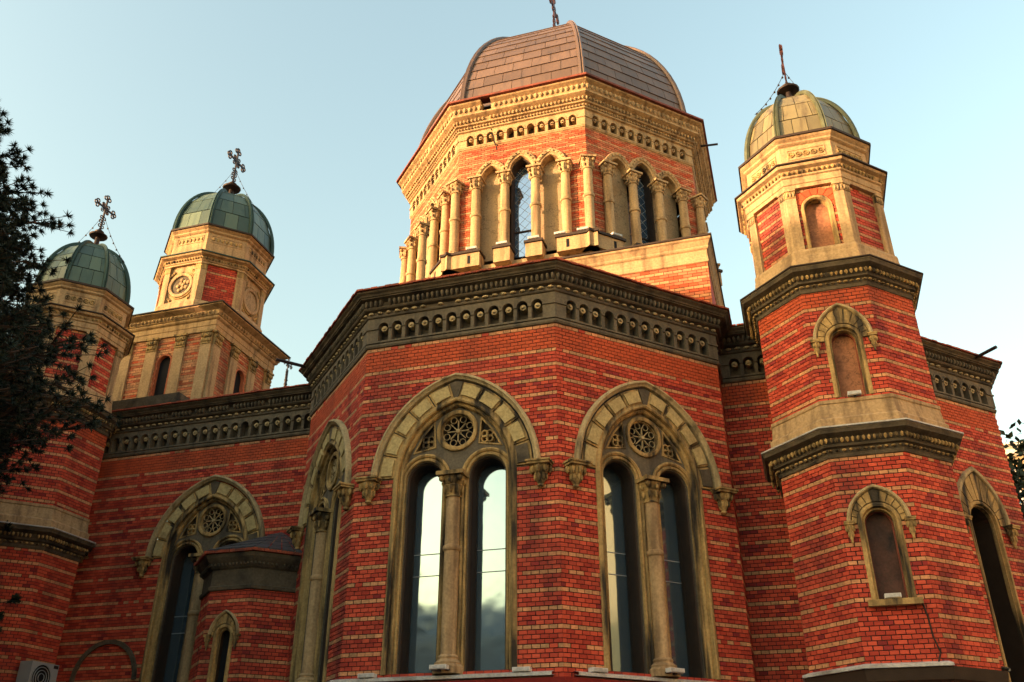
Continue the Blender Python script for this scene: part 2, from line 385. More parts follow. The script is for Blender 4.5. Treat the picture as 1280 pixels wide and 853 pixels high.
def capital(mb, F, s, d, z0, z1, r0, r1, mt, n=12, ab=True):
    h = z1-z0; wob = lambda a, k: .13*sin(a*n/2) if k in (2, 3, 5) else 0
    mb.lathe(F, s, d, [(r0*1.18, z0), (r0*1.18, z0+.05*h), (r0, z0+.08*h), (r0*1.12, z0+.3*h), (r0+.55*(r1-r0), z0+.45*h), (r0+.3*(r1-r0), z0+.5*h), (r1*.98, z0+.8*h), (r1*.9, z0+.84*h)], mt, n*2, wob)
    for k in range(8):
        a = 2*pi*k/8
        mb.blob(F, s+(r0*1.25+.012)*cos(a), d+(r0*1.25+.012)*sin(a), z0+.33*h, r0*.26, r0*.26, .17*h, mt, 5)
    for k in range(4):
        a = pi/4+pi/2*k
        mb.blob(F, s+r1*1.05*cos(a), d+r1*1.05*sin(a), z0+.72*h, r1*.26, r1*.26, .14*h, mt, 6)
        mb.blob(F, s+r1*.85*cos(a+pi/4), d+r1*.85*sin(a+pi/4), z0+.62*h, r1*.2, r1*.2, .12*h, mt, 5)
    if ab: mb.box(F, s-r1*1.12, s+r1*1.12, d-r1*1.12, d+r1*1.12, z0+.84*h, z1, mt)
def corbel(mb, F, s, z0, z1, w, mt):
    h = z1-z0
    mb.lathe(F, s, .06, [(.05*w, z0), (.15*w, z0+.07*h), (.12*w, z0+.15*h), (.23*w, z0+.3*h), (.25*w, z0+.5*h), (.3*w, z0+.55*h), (w*.42, z0+.8*h), (w*.42, z0+.84*h)], mt, 14, lambda a, k: .12*sin(a*7) if k in (3, 4, 6) else 0)
    for k in range(5):
        a = pi*k/4; mb.blob(F, s+w*.42*cos(a), .06+w*.38*sin(a), z0+.70*h, .11*w, .11*w, .16*h, mt, 5); mb.blob(F, s+.26*w*cos(a), .06+.26*w*sin(a), z0+.42*h, .07*w, .07*w, .14*h, mt, 5)
    mb.box(F, s-w/2, s+w/2, -.01, .06+w*.5, z0+.84*h, z0+.93*h, mt); mb.box(F, s-w*.56, s+w*.56, -.01, .06+w*.56, z0+.93*h, z1, mt)
def rim(mb, F, s, z, r, w, d0, d1, mt, n=10):
    mb.sweep(F, [(s+r*cos(2*pi*i/n), z+r*sin(2*pi*i/n)) for i in range(n)], [(w/2, d0), (w/2, d1-.008), (w/4, d1), (-w/4, d1), (-w/2, d1-.008), (-w/2, d0)], mt, closed=True)

# ================================================================== GROUND
def ground():
    mb = MB(); mb.add([(-900, -900, 0), (900, -900, 0), (900, 900, 0), (-900, 900, 0)], [(0, 1, 2, 3)], 'asphalt')
    mb.obj('ground', kind='structure')
    mb = MB(); mb.plan([(-14, -3.4), (-6.2, -3.4), (-2.6, -7.1), (2.6, -7.1), (7., -4.4), (13, .3)], [(0, 0), (0, .12), (-3, .12)], 'paving'); mb.obj('pavement', kind='structure')
ground()

# ================================================================== CHURCH
church = thing('church', 'red brick church with cream banded walls, brown copper main dome and green domed turrets', 'church')
def face_hole(F_s=0): return hole(F_s, 3.42, 6.47, 1.44, 1.77, 1.04)
AP = 4.225
OCT = octo(0, 0, AP/C22)
WY = -.873
E_N = (sin(radians(45)), -cos(radians(45))); E_S = (cos(radians(45)), sin(radians(45)))
E_OFF = 5.169
def e_pt(s): return (E_N[0]*E_OFF+E_S[0]*s, E_N[1]*E_OFF+E_S[1]*s)
E0 = (E_OFF/E_N[0]+WY, WY)            # where the far right wall leaves the dark return wall
CHAIN = [(-12.4, WY), (-AP, WY), (-AP, -1.75), (-1.75, -AP), (1.75, -AP), (AP, -1.75), (AP, WY), E0, e_pt(8.37), (e_pt(8.37)[0], 7.5)]
FA, FB, FC = Fr(0, 0, 0, AP), Fr(0, 0, 45, AP), Fr(0, 0, -45, AP)
FL = Fr(0, 0, 0, -WY); FE = Fr(0, 0, 45, E_OFF)
ZT, ZR = 9.03, 10.09
WX = -6.98
core = MB()
wall(core, 'apse', FA, -1.75, 1.75, 2.2, ZT, [face_hole()], rule=apse_rule, single=True)
wall(core, 'apse', FB, -1.75, 1.75, 2.2, ZT, [face_hole()], rule=apse_rule, single=True)
wall(core, 'apse', FC, -1.75, 1.75, 2.2, ZT, [face_hole()], rule=apse_rule)
wall(core, 'apse', Fr(0, 0, 90, AP), -1.75, WY, 2.2, ZT, rule=apse_rule)
for F, a, b in ((FA, -1.75, 1.75), (FB, -1.75, 1.75), (FC, -1.75, 1.75), (Fr(0, 0, -90, AP), -1.75, 1.75)):
    core.quad(F.p(a, 0, 0), F.p(b, 0, 0), F.p(b, 0, 2.2), F.p(a, 0, 2.2), 'brick_dark')
F = Fr(0, 0, -90, AP); core.quad(F.p(.8, 0, 2.2), F.p(1.75, 0, 2.2), F.p(1.75, 0, ZT), F.p(.8, 0, ZT), 'brick_red')
apse_wall = core.obj('apse_wall', church)
core = MB()
wall(core, 'nave', FL, -12.4, -AP, 1.5, ZT, [face_hole(WX)], rule=apse_rule)
nave_wall = core.obj('nave_wall', church)
core = MB()
wall(core, 'return', FL, AP, E0[0], 1.5, ZT, rule=apse_rule)
core.obj('return_wall', church)
core = MB()
wall(core, 'chancel', FE, 4.0, 8.37, 1.5, ZT, [hole(7.08, 2.0, 6.47, .74, 1.12, .42)], rule=apse_rule)
p = e_pt(8.37); core.quad((p[0], p[1], 0), (p[0], 7.5, 0), (p[0], 7.5, ZT), (p[0], p[1], ZT), 'brick_red')
chancel_wall = core.obj('chancel_wall', church)

# main entablature
mb = MB(); orn = MB()
mb.plan(CHAIN, [(0, ZT-.03), (.035, ZT-.02), (.05, ZT+.01), (.05, ZT+.045), (.02, ZT+.06), (.02, ZT+.08)], 'stone_frieze')
edges = [0, 2, 3, 4, 6, 7]
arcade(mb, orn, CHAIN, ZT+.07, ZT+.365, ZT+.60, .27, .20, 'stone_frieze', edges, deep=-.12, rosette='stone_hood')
mb.plan(CHAIN, [(.04, ZT+.57), (.075, ZT+.585), (.085, ZT+.605), (.075, ZT+.625), (.06, ZT+.63), (.06, ZT+.70), (.13, ZT+.72), (.15, ZT+.745), (.15, ZT+.765), (.12, ZT+.77), (.13, ZT+.85), (.20, ZT+.89), (.25, ZT+.905), (.25, ZT+.925), (.27, ZT+.93), (.285, ZT+.96), (.33, ZT+.995), (.335, ZT+1.02), (.28, ZT+1.025)], 'stone_soot')
entab = mb.obj('entablature', church)
egg_row(orn, CHAIN, .09, ZT+.665, .17, .058, .036, .028, 'stone_hood', edges=[0, 2, 3, 4, 6, 7, 8])
egg_row(orn, CHAIN, .165, ZT+.83, .092, .036, .06, .070, 'stone_frieze', edges=[0, 2, 3, 4, 6, 7, 8])
orn.obj('entablature_ornament', entab, kind='stuff', smooth=True)
# eaves tiles and low roofs
mb = MB()
for i in range(len(CHAIN)-1):
    a, b = CHAIN[i], CHAIN[i+1]; L = hypot(b[0]-a[0], b[1]-a[1]); F = Fr((a[0]+b[0])/2, (a[1]+b[1])/2, math.degrees(atan2(b[1]-a[1], b[0]-a[0])), 0)
    e = L/2+.15; n = int(2*e/.14)
    for k in range(n):
        s = -e+k*2*e/n
        mb.box(F, s+.006, s+2*e/n-.006, .05, .372+random.uniform(-.008, .008), ZR-.035+random.uniform(0, .008), ZR+random.uniform(-.006, .008), 'tile')
mb.obj('eaves_tiles', church, kind='stuff')
mb = MB()
mb.plan(CHAIN, [(.36, ZR-.03), (-1.6, ZR+.42)], 'slate', skip=(1, 5))
def poly(mb, pts, z, mt): mb.add([(x, y, z) for x, y in pts], [tuple(range(len(pts)))], mt)
poly(mb, [(-12.4, WY+.3), (-3, WY+.3), (-3, -2.5), (3, -2.5), (3, WY+.3), (9, 2.5), (9, 9), (-12.4, 9)], ZR+.2, 'slate')
mb.obj('low_roof', church)

# ---- paired windows (local frame, copied to four walls)
def build_paired_window():
    F = LOC; zb, zs = 3.42, 6.47; a, h = 1.44, 1.77
    lights = (-.545, .545); lw = .31; lz = 6.45
    mb = MB()
    jp = arch_path(0, zb, zs, a, h, 10, .40)
    mb.sweep(F, jp, [(.03, -.05), (.03, .02), (0, .035), (-.03, .05), (-.055, .035), (-.06, -.03), (-.085, -.02), (-.11, -.035), (-.125, -.07), (-.125, -.16)], 'stone_old')
    outer = [(x, z) for x, z in arch_path(0, zb, zs, a, h, 10, .40+.12)]
    rose = [(.36*0+.30*cos(2*pi*i/20), 7.27+.30*sin(2*pi*i/20)) for i in range(20)]
    tri = []
    for sg in (-1, 1): tri.append([(sg*x, z) for x, z in ((.40, 7.02), (.74, 6.96), (.60, 7.22), (.43, 7.42))])
    holes = [arch_path(c, zb+.001, lz, lw, lw, 7) for c in lights]+[rose]+tri
    mb.plate(F, outer, holes, -.10, -.46, 'stone_frieze')
    root_me = mb.mesh('paired_window')
    parts = []
    mb = MB()
    mb.sweep(F, [(x, zs+z) for x, z in arc_pts(a+.03, h+.035, 12)], [(0, -.01), (0, .07), (-.02, .105), (-.05, .11), (-.07, .075), (-.10, .06), (-.11, .03), (-.11, -.01)], 'stone_hood')
    parts.append(('hood_mould', mb.mesh('hood_mould', True)))
    # voussoirs: eleven blocks with raised panels
    c = (h*h-a*a)/(2*a); R0 = a+c
    th_top = atan2(sqrt(R0*R0-c*c), c); key = .085
    mb = MB()   # ring bed behind the stones
    mb.sweep(F, [(x, zs+z) for x, z in arc_pts(a, h, 12, .10)], [(0, .0), (-.31, .0)], 'stone_soot', caps=False)
    parts.append(('arch_bed', mb.mesh('arch_bed')))
    for sg in (-1, 1):
        for k in range(5):
            t0 = .015+(th_top-key-.015)*k/5; t1 = .015+(th_top-key-.015)*(k+1)/5; g = .007
            def P(r, t): return (sg*(-c+r*cos(t)), zs+r*sin(t))
            ro, ri = R0-.105, R0-.395
            mb = MB(); N = 4
            def block(ro, ri, t0, t1, d0, d1, mt):
                L = [P(ro, t0+(t1-t0)*i/N) for i in range(N+1)]+[P(ri, t1-(t1-t0)*i/N) for i in range(N+1)]
                if sg < 0: L = L[::-1]
                mb.plate(F, L, [], d1, d0, mt)
            block(ro, ri, t0+g, t1-g, 0, .028, 'stone_old'); block(ro-.04, ri+.05, t0+.03, t1-.03, .028, .056, 'stone_pale' if not (k == 0 and sg > 0) else 'stone_soot')
            parts.append(('voussoir', mb.mesh('voussoir')))
    mb = MB(); ro, ri = R0-.105, R0-.395
    L = []
    def P2(r, t): return (-c+r*cos(t), zs+r*sin(t))
    def xz0(r): return zs+sqrt(r*r-c*c)
    L = [P2(ri, th_top-key), (0, xz0(ri)), (-P2(ri, th_top-key)[0], P2(ri, th_top-key)[1]), (-P2(ro, th_top-key)[0], P2(ro, th_top-key)[1]), (0, xz0(ro)), P2(ro, th_top-key)]
    mb.plate(F, L, [], .035, 0, 'stone_soot')
    parts.append(('keystone', mb.mesh('keystone')))
    for sg in (-1, 1):
        mb = MB(); corbel(mb, F, sg*1.475, 6.08, 6.50, .36, 'stone_old'); parts.append(('corbel', mb.mesh('corbel', True)))
        x = lights[0] if sg < 0 else lights[1]
        mb = MB(); mb.sweep(F, arch_path(x, zb, lz, lw, lw, 9), [(.14, -.11), (.14, -.06), (.11, -.045), (.085, -.06), (.075, -.085), (.05, -.055), (.02, -.06), (.012, -.10), (0, -.13)], 'stone_old'); mb.sweep(F, arch_path(x, zb, lz, lw, lw, 9), [(0, -.13), (-.02, -.14), (-.03, -.20), (-.03, -.36)], 'timber_and_shade')  # dark second sweep paints the shade of the deep stone reveal
        parts.append(('light_moulding', mb.mesh('light_moulding')))
        mb = MB(); mb.plate(F, arch_path(x, zb, lz, lw+.02, lw+.02, 8), [], -.44, -.46, 'glass')
        parts.append(('pane', mb.mesh('pane')))
        mb = MB(); mb.sweep(F, arch_path(x, zb+.02, lz, lw, lw, 8), [(.01, -.36), (-.035, -.36), (-.035, -.435)], 'timber_and_shade')
        mb.box(F, x-lw, x+lw, -.438, -.43, 5.30, 5.312, 'grey_metal'); mb.box(F, x-lw, x+lw, -.438, -.43, 4.95, 4.962, 'grey_metal')
        mb.box(F, x-.012, x+.012, -.437, -.425, zb, lz-.1, 'timber_and_shade') if False else None
        parts.append(('window_frame', mb.mesh('window_frame')))
        # trefoil piercing
        mb = MB(); t = [(sg*x2, z2) for x2, z2 in ((.40, 7.02), (.74, 6.96), (.60, 7.22), (.43, 7.42))]
        if sg < 0: t = t[::-1]
        mb.sweep(F, t, [(.0, -.2), (.0, -.085), (-.025, -.085), (-.035, -.12)], 'stone_old', closed=True)
        for q in range(4): rim(mb, F, sg*.52+.065*cos(pi/4+q*pi/2), 7.12+.065*sin(pi/4+q*pi/2), .055, .028, -.18, -.10, 'stone_old', 8)
        mb.disc(F, sg*.52, 7.12, .03, -.18, -.09, 'stone_old', 6)
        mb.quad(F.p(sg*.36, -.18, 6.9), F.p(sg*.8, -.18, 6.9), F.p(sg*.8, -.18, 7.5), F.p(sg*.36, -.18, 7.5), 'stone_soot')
        parts.append(('trefoil', mb.mesh('trefoil')))
    mb = MB(); rim(mb, F, 0, 7.27, .33, .07, -.11, -.055, 'stone_old', 20); rim(mb, F, 0, 7.27, .285, .02, -.15, -.10, 'stone_old', 20)
    for k in range(8):
        t = 2*pi*k/8; ux, uz = cos(t), sin(t); 
        mb.sweep(F, [(.05*ux, 7.27+.05*uz), (.19*ux, 7.27+.19*uz)], [(.007, -.15), (.007, -.115), (-.007, -.115), (-.007, -.15)], 'stone_hood')
        t += pi/8; rim(mb, F, .218*cos(t), 7.27+.218*sin(t), .056, .011, -.14, -.115, 'stone_hood', 9)
    mb.disc(F, 0, 7.27, .05, -.17, -.095, 'stone_hood', 10, .035)
    parts.append(('rose_tracery', mb.mesh('rose_tracery')))
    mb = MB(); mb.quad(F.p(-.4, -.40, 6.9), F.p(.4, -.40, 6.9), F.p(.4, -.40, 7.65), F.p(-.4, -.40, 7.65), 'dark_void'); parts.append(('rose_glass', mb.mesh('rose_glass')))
    mb = MB(); r = .118
    mb.lathe(F, 0, 0, [(r*1.04, 3.66), (r*1.04, 3.70), (r, 3.72), (r, 5.20), (r*1.16, 5.215), (r*1.22, 5.25), (r*1.16, 5.285), (r*.98, 5.30), (r*.94, 6.09)], 'stone_warm', 16); parts.append(('column', mb.mesh('column', True)))
    mb = MB(); capital(mb, F, 0, 0, 6.07, 6.47, .112, .205, 'stone_old'); parts.append(('capital', mb.mesh('capital', True)))
    mb = MB(); mb.lathe(F, 0, 0, [(.20, 3.52), (.205, 3.55), (.17, 3.575), (.15, 3.60), (.16, 3.63), (.13, 3.665)], 'stone_warm', 16); mb.lathe(F, 0, 0, [(.245, zb-.03), (.245, 3.49), (.21, 3.525)], 'stone_warm', 8); parts.append(('column_base', mb.mesh('column_base')))
    mb = MB(); mb.box(F, -.19, .19, -.30, -.085, zb, 6.46, 'stone_old'); mb.box(F, -.15, .15, -.085, -.06, zb, 6.46, 'stone_warm'); parts.append(('mullion', mb.mesh('mullion')))
    return root_me, parts
root_me, wparts = build_paired_window()
first = None
for F, s, par in ((FA, 0, apse_wall), (FB, 0, apse_wall), (FC, 0, apse_wall), (FL, WX, nave_wall)):
    loc = F.p(s, .004, 0)
    if first is None:
        first = link('paired_window', root_me, church, None, loc, F.deg)
        for nme, me in wparts: link(nme, me, first)
    else: copy_part(first, church, loc, F.deg)
# backs: dark interior behind windows

# ---- single hooded lancets
def build_lancet(name, zb, zs, wi, a, h, ring, corb, fill, nv, depth=.22, hoodw=.07, fan='stone_old', stone_to=None):
    """hooded niche or window: opening half width wi, hood outer a,h"""
    F = LOC; mb = MB(); parts = []; ins = a-hoodw-ring
    jp = arch_path(0, zb, zs, wi+.07, wi+.07 if ins <= wi+.07 else wi+.07, 7)
    mb.sweep(F, jp, [(.03, -.04), (.03, .02), (0, .035), (-.03, .03), (-.045, -.03), (-.07, -.02), (-.07, -(stone_to or depth))], 'stone_old')
    if stone_to: mb.sweep(F, jp, [(-.07, -stone_to), (-.055, -stone_to-.01), (-.055, -depth)], 'timber_and_shade')  # inner part of the reveal coloured dark to paint its shade
    me = mb.mesh(name)
    mb = MB(); mb.sweep(F, [(x, zs+z) for x, z in arc_pts(a, h, 10)], [(0, -.01), (0, .05), (-.02, .075), (-hoodw+.02, .07), (-hoodw, .04), (-hoodw, -.01)], 'stone_hood'); parts.append(('hood_mould', mb.mesh('hood_mould', True)))
    mb = MB(); A = arc_pts(a, h, 10, hoodw-.01); B = arc_pts(wi+.095, wi+.095, 10)
    L = [(x, zs+z) for x, z in A]+[(x, zs+z) for x, z in B][::-1]
    mb.plate(F, L[::-1], [], .01, -.03, 'stone_soot'); parts.append(('arch_bed', mb.mesh('arch_bed')))
    for k in range(nv):
        t0 = pi*(k+.06)/nv; t1 = pi*(k+.94)/nv; mb = MB()
        def outr(t):
            c = (h*h-a*a)/(2*a); r = a+c-hoodw-.012; ct = abs(cos(t)); # distance along the ray to the pointed arc
            b_ = c*ct; return -b_+sqrt(max(0, b_*b_-(c*c-r*r)))
        ri = wi+.11
        L = [(ri*cos(t), zs+ri*sin(t)) for t in (t0, (t0+t1)/2, t1)]+[(outr(t)*cos(t), zs+outr(t)*sin(t)) for t in (t1, (t0+t1)/2, t0)]
        mb.plate(F, L, [], .035, 0, fan); parts.append(('voussoir', mb.mesh('voussoir')))
    for sg in (-1, 1):
        mb = MB(); corbel(mb, F, sg*(a-hoodw/2), zs-corb, zs+.02, hoodw*2.3, 'stone_old'); parts.append(('corbel', mb.mesh('corbel', True)))
    if fill.startswith('plaster'): mb = MB(); mb.sweep(F, arch_path(0, zb, zs, wi-.0, wi-.0, 7), [(.01, -depth+.07), (-.018, -depth+.07), (-.018, -depth)], 'rim_red'); parts.append(('inner_frame', mb.mesh('inner_frame')))
    mb = MB(); mb.plate(F, arch_path(0, zb, zs, wi+.03, wi+.03, 7), [], -depth+.01, -depth-.02, fill); parts.append(('infill_panel' if fill != 'glass_blue' else 'pane', mb.mesh('infill_panel')))  # dark_void infill is a black sheet painting an open window's unlit inside
    return me, parts
def place(name, me, parts, par, loc, rz):
    o = link(name, me, par, None, loc, rz)
    for nme, q in parts: link(nme, q, o)
    return o
me, ps = build_lancet('lancet_window', 1.9, 6.47, .34, .74, 1.13, .26, .42, 'dark_void', 11, depth=.5, hoodw=.10, stone_to=.10)
place('lancet_window', me, ps, church, FE.p(7.08, .004, 0), 45)

# ---- white ledge below the apse windows
mb = MB()
def ledge(chain, z, d, mt='flashing'):
    mb.plan(chain, [(0, z-.02), (d-.02, z-.05), (d, z-.045), (d, z), (0, z+.03)], mt)
    mb.plan(chain, [(0, z-.20), (.05, z-.18), (d-.04, z-.06), (0, z-.055)], 'stone_soot')
ledge([(-AP, -1.75), (-1.75, -AP), (1.62, -AP)], 3.36, .16)
ledge([(1.86, -AP+.11), (AP, -1.75), (AP, WY)], 3.36, .16)
mb.plan(OCT_ := [(-AP, -1.75), (-1.75, -AP), (1.75, -AP), (AP, -1.75), (AP, WY)], [(0, 3.14), (.06, 3.16), (.12, 3.29), (0, 3.30)], 'brick_dark')
mb.obj('window_ledge', church)
# rusty waterspouts at the eaves
def spout(p, q):
    mb = MB(); mb.tube([p, q], .035, 'iron', 6); mb.obj('waterspout', church)
spout(FC.p(-1.55, .3, ZR-.06), FC.p(-1.55, .95, ZR-.03)); spout(FE.p(7.75, .3, ZR-.06), FE.p(7.75, .8, ZR-.03))

# ================================================================== MAIN DRUM AND DOME
DX, DY = 0., 3.71; DR = 4.328; DA = DR*C22
DO = octo(DX, DY, DR); DO_FACES = [(-90, 5), (-45, 6), (0, 7), (45, 0), (90, 1)]
core = MB(); dside = DR*S22
COLS = (-1.14, -.39, .39, 1.14)
ARCS = [(-.765, .275, .38, 15.6), (0., .285, .40, 15.72), (.765, .275, .38, 15.6)]
for deg, e in DO_FACES:
    F = Fr(DX, DY, deg, DA)
    hs = [hole(c, 13.3, zs, r+.09, h+.1, r+.08) for c, r, h, zs in ARCS]
    wall(core, 'drum', F, -dside, dside, 13.3, 16.70, hs, zp=13.3, rule=lambda i: 'brick_cream' if i % 4 == 2 else None, bl=.17, ch=.062, base='brick_sand', other=('brick_orange', .25), pk=3)
    for c, r, h, zs in ARCS:
        dp = -.16 if c else -.34
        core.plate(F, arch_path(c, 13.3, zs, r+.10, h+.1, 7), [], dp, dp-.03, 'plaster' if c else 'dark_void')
for k in range(3): F = Fr(DX, DY, 135+45*k, DA); core.quad(F.p(-dside, 0, 12), F.p(dside, 0, 12), F.p(dside, 0, 16.7), F.p(-dside, 0, 16.7), 'brick_red')
drum = core.obj('drum_wall', church)
# column prototype
def col_parts():
    F = LOC; out = []
    mb = MB(); r = .118
    mb.lathe(F, 0, 0, [(r, 13.52), (r, 14.42), (r*1.2, 14.435), (r*1.25, 14.47), (r*1.2, 14.505), (r, 14.52), (r*.93, 15.27)], 'stone_warm', 14); shaft = mb.mesh('drum_column', True)
    mb = MB(); capital(mb, F, 0, 0, 15.26, 15.60, .112, .17, 'stone_warm', 10); out.append(('capital', mb.mesh('capital', True)))
    mb = MB(); mb.lathe(F, 0, 0, [(.165, 13.41), (.17, 13.44), (.14, 13.46), (.15, 13.49), (.122, 13.525)], 'stone_warm', 14); mb.box(F, -.18, .18, -.18, .18, 13.34, 13.41, 'stone_warm'); out.append(('column_base', mb.mesh('column_base')))
    return shaft, out
shaft, cps = col_parts(); proto = None
def drum_col(loc, rz):
    global proto
    if proto is None:
        proto = link('drum_column', shaft, church, None, loc, rz)
        for nme, q in cps: link(nme, q, proto)
    else: copy_part(proto, church, loc, rz)
for deg, e in DO_FACES:
    F = Fr(DX, DY, deg, DA)
    for s in COLS: drum_col(F.p(s, .10 if deg < 90 else .0, 0), deg)
for k in range(-3, 3):
    a = radians(22.5+45*k); R_ = DR+.09; drum_col((DX+R_*sin(a), DY-R_*cos(a), 0), 22.5+45*k)
# arches over the columns, window panes with lattice
def arch_group():
    F = LOC; parts = []
    mb = MB()
    for c, r, h, zs in ARCS:
        mb.sweep(F, arch_path(c, 15.58, zs, r+.16, h+.19, 8), [(0, -.02), (0, .07), (-.02, .10), (-.10, .10), (-.12, .07), (-.16, .06), (-.17, -.16)], 'stone_warm')
        for x, z in arc_pts(r+.10, h+.12, 6)[1:-1]: mb.disc(F, c+x, zs+z, .022, .09, .118, 'stone_old', 6)
    parts.append(mb.mesh('triple_arch'))
    mb = MB(); mb.plate(F, arch_path(0, 13.36, 15.72, .285, .40, 7), [], -.30, -.32, 'glass_blue'); parts.append(mb.mesh('pane'))
    mb = MB()
    for k in range(-1, 10):
        z = 13.4+k*.26
        for sg in (-1, 1): mb.sweep(F, [(-.25*sg, z), (.25*sg, z+.52)], [(.0035, -.30), (.0035, -.296), (-.0035, -.296), (-.0035, -.30)], 'flashing')
    mb.box(F, -.285, .285, -.30, -.27, 14.05, 14.08, 'timber_and_shade'); parts.append(mb.mesh('lattice'))
    mb = MB(); mb.sweep(F, arch_path(0, 13.34, 15.72, .285, .40, 7), [(.0, -.05), (-.035, -.05), (-.035, -.30)], 'timber_and_shade'); parts.append(mb.mesh('window_frame'))
    return parts
ag = arch_group()
for deg, e in DO_FACES:
    F = Fr(DX, DY, deg, DA); link('triple_arch', ag[0], church, None, F.p(0, .004, 0), deg)
    w = link('drum_window', ag[3], church, None, F.p(0, .004, 0), deg); link('pane', ag[1], w); link('lattice', ag[2], w)
# pedestal course under the columns
mb = MB()
for deg, e in DO_FACES:
    F = Fr(DX, DY, deg, DA)
    for s, w in ((-1.42, .48), (1.42, .48), (-.39, .2), (.39, .2)):
        o_ = .0 if deg < 90 else .22; mb.box(F, s-w, s+w, -.02, .34-o_, 12.9, 13.27, 'stone_warm'); mb.box(F, s-w-.03, s+w+.03, -.02, .38-o_, 13.273, 13.338, 'timber_and_shade')
mb.plan(DO, [(.1, 12.0), (.1, 12.85), (.14, 12.9), (.14, 13.0), (.0, 13.02)], 'stone_warm', closed=True)
for deg, e in DO_FACES:
    F = Fr(DX, DY, deg, DA)
    if deg < 90:
        for s in (-1.2, 1.2): mb.box(F, s-.035, s+.035, .33, .345, 12.98, 13.2, 'dark_void')
mb.obj('drum_plinth', church)
# drum entablature
B = 16.70; mb = MB(); orn = MB()
mb.plan(DO, [(0, B-.03), (.04, B), (.05, B+.03), (.02, B+.05)], 'stone_warm', closed=True)
arcade(mb, orn, DO, B+.04, B+.31, B+.54, .272, .195, 'stone_warm', [5, 6, 7, 0, 1], closed=True, deep=-.14, rosette='stone_warm', ends=.16, back='stone_old')
# the second cornice course has a missing block above the front left part
GAP = (-.98, -.72)
lower = [(.05, B+.53), (.10, B+.55), (.10, B+.58), (.08, B+.59), (.09, B+.68), (.16, B+.70), (.17, B+.73), (.15, B+.74), (.17, B+.84), (.25, B+.88), (.30, B+.91), (.30, B+.96), (.27, B+.97)]
upper = [(.27, B+.965), (.29, B+1.02), (.30, B+1.15), (.40, B+1.21), (.42, B+1.24), (.40, B+1.26), (.05, B+1.28)]
mb.plan(DO, lower, 'stone_warm', closed=True)
mb.plan(DO, upper, 'stone_warm', closed=True, skip=(7,))
F0 = Fr(DX, DY, 0, DA); pts = [(F0.p(s, 0, 0)[0], F0.p(s, 0, 0)[1]) for s in (-dside, GAP[0])]
def seg(a, b, mit_a, mit_b):
    vs = []
    for s, mt_ in ((a, mit_a), (b, mit_b)):
        for d, z in upper: vs.append(F0.p(s+mt_*d*.4142, d, z))
    P = len(upper); mb.add(vs, [(k, P+k, P+k+1, k+1) for k in range(P-1)]+[tuple(range(P)), tuple(range(P, 2*P))[::-1]], 'stone_warm')
seg(-dside, GAP[0], -1, 0); seg(GAP[1], dside, 0, 1)
mb.box(F0, GAP[0]-.02, GAP[1]+.02, .0, .10, B+.97, B+1.26, 'dark_void')
dent = mb.obj('drum_entablature', church)
mb = MB(); zz = [(-.80, B+.52, .055), (-.76, B+.44, .055), (-.79, B+.36, .055), (-.72, B+.22, .055), (-.70, B+.04, .055), (-.66, B-.06, .016), (-.64, B-.2, .016)]
for (a, za, d0_), (b, zb_, d1_) in zip(zz, zz[1:]): mb.sweep(F0, [(a, za), (b, zb_)], [(.012, max(d0_, d1_)-.01), (.012, max(d0_, d1_)+.002), (-.012, max(d0_, d1_)+.002), (-.012, max(d0_, d1_)-.01)], 'dark_void')
mb.obj('crack', dent, kind='stuff')
egg_row(orn, DO, .115, B+.635, .085, .03, .03, .035, 'stone_warm', True, [5, 6, 7, 0, 1])
egg_row(orn, DO, .20, B+.795, .10, .036, .04, .05, 'stone_warm', True, [5, 6, 7, 0, 1])
egg_row(orn, DO, .315, B+1.08, .135, .055, .045, .075, 'stone_warm', True, [5, 6, 7, 0, 1], blk=lambda i, s: i == 7 and GAP[0]-.05 < s < GAP[1]+.05)
orn.obj('entablature_ornament', dent, kind='stuff', smooth=True)
mb = MB()
mb.plan(DO, [(.40, B+1.27), (.475, B+1.275), (.475, B+1.33), (.05, B+1.42)], 'rim_red', closed=True)
mb.obj('eaves_flashing', church)
mb = MB(); mb.tube([F.p(-.0, 0, 0) if False else Fr(DX, DY, 90, DA).p(-1.3, .3, B+.9), Fr(DX, DY, 90, DA).p(-1.3, .75, B+.86)], .03, 'iron', 6); mb.obj('waterspout', church)

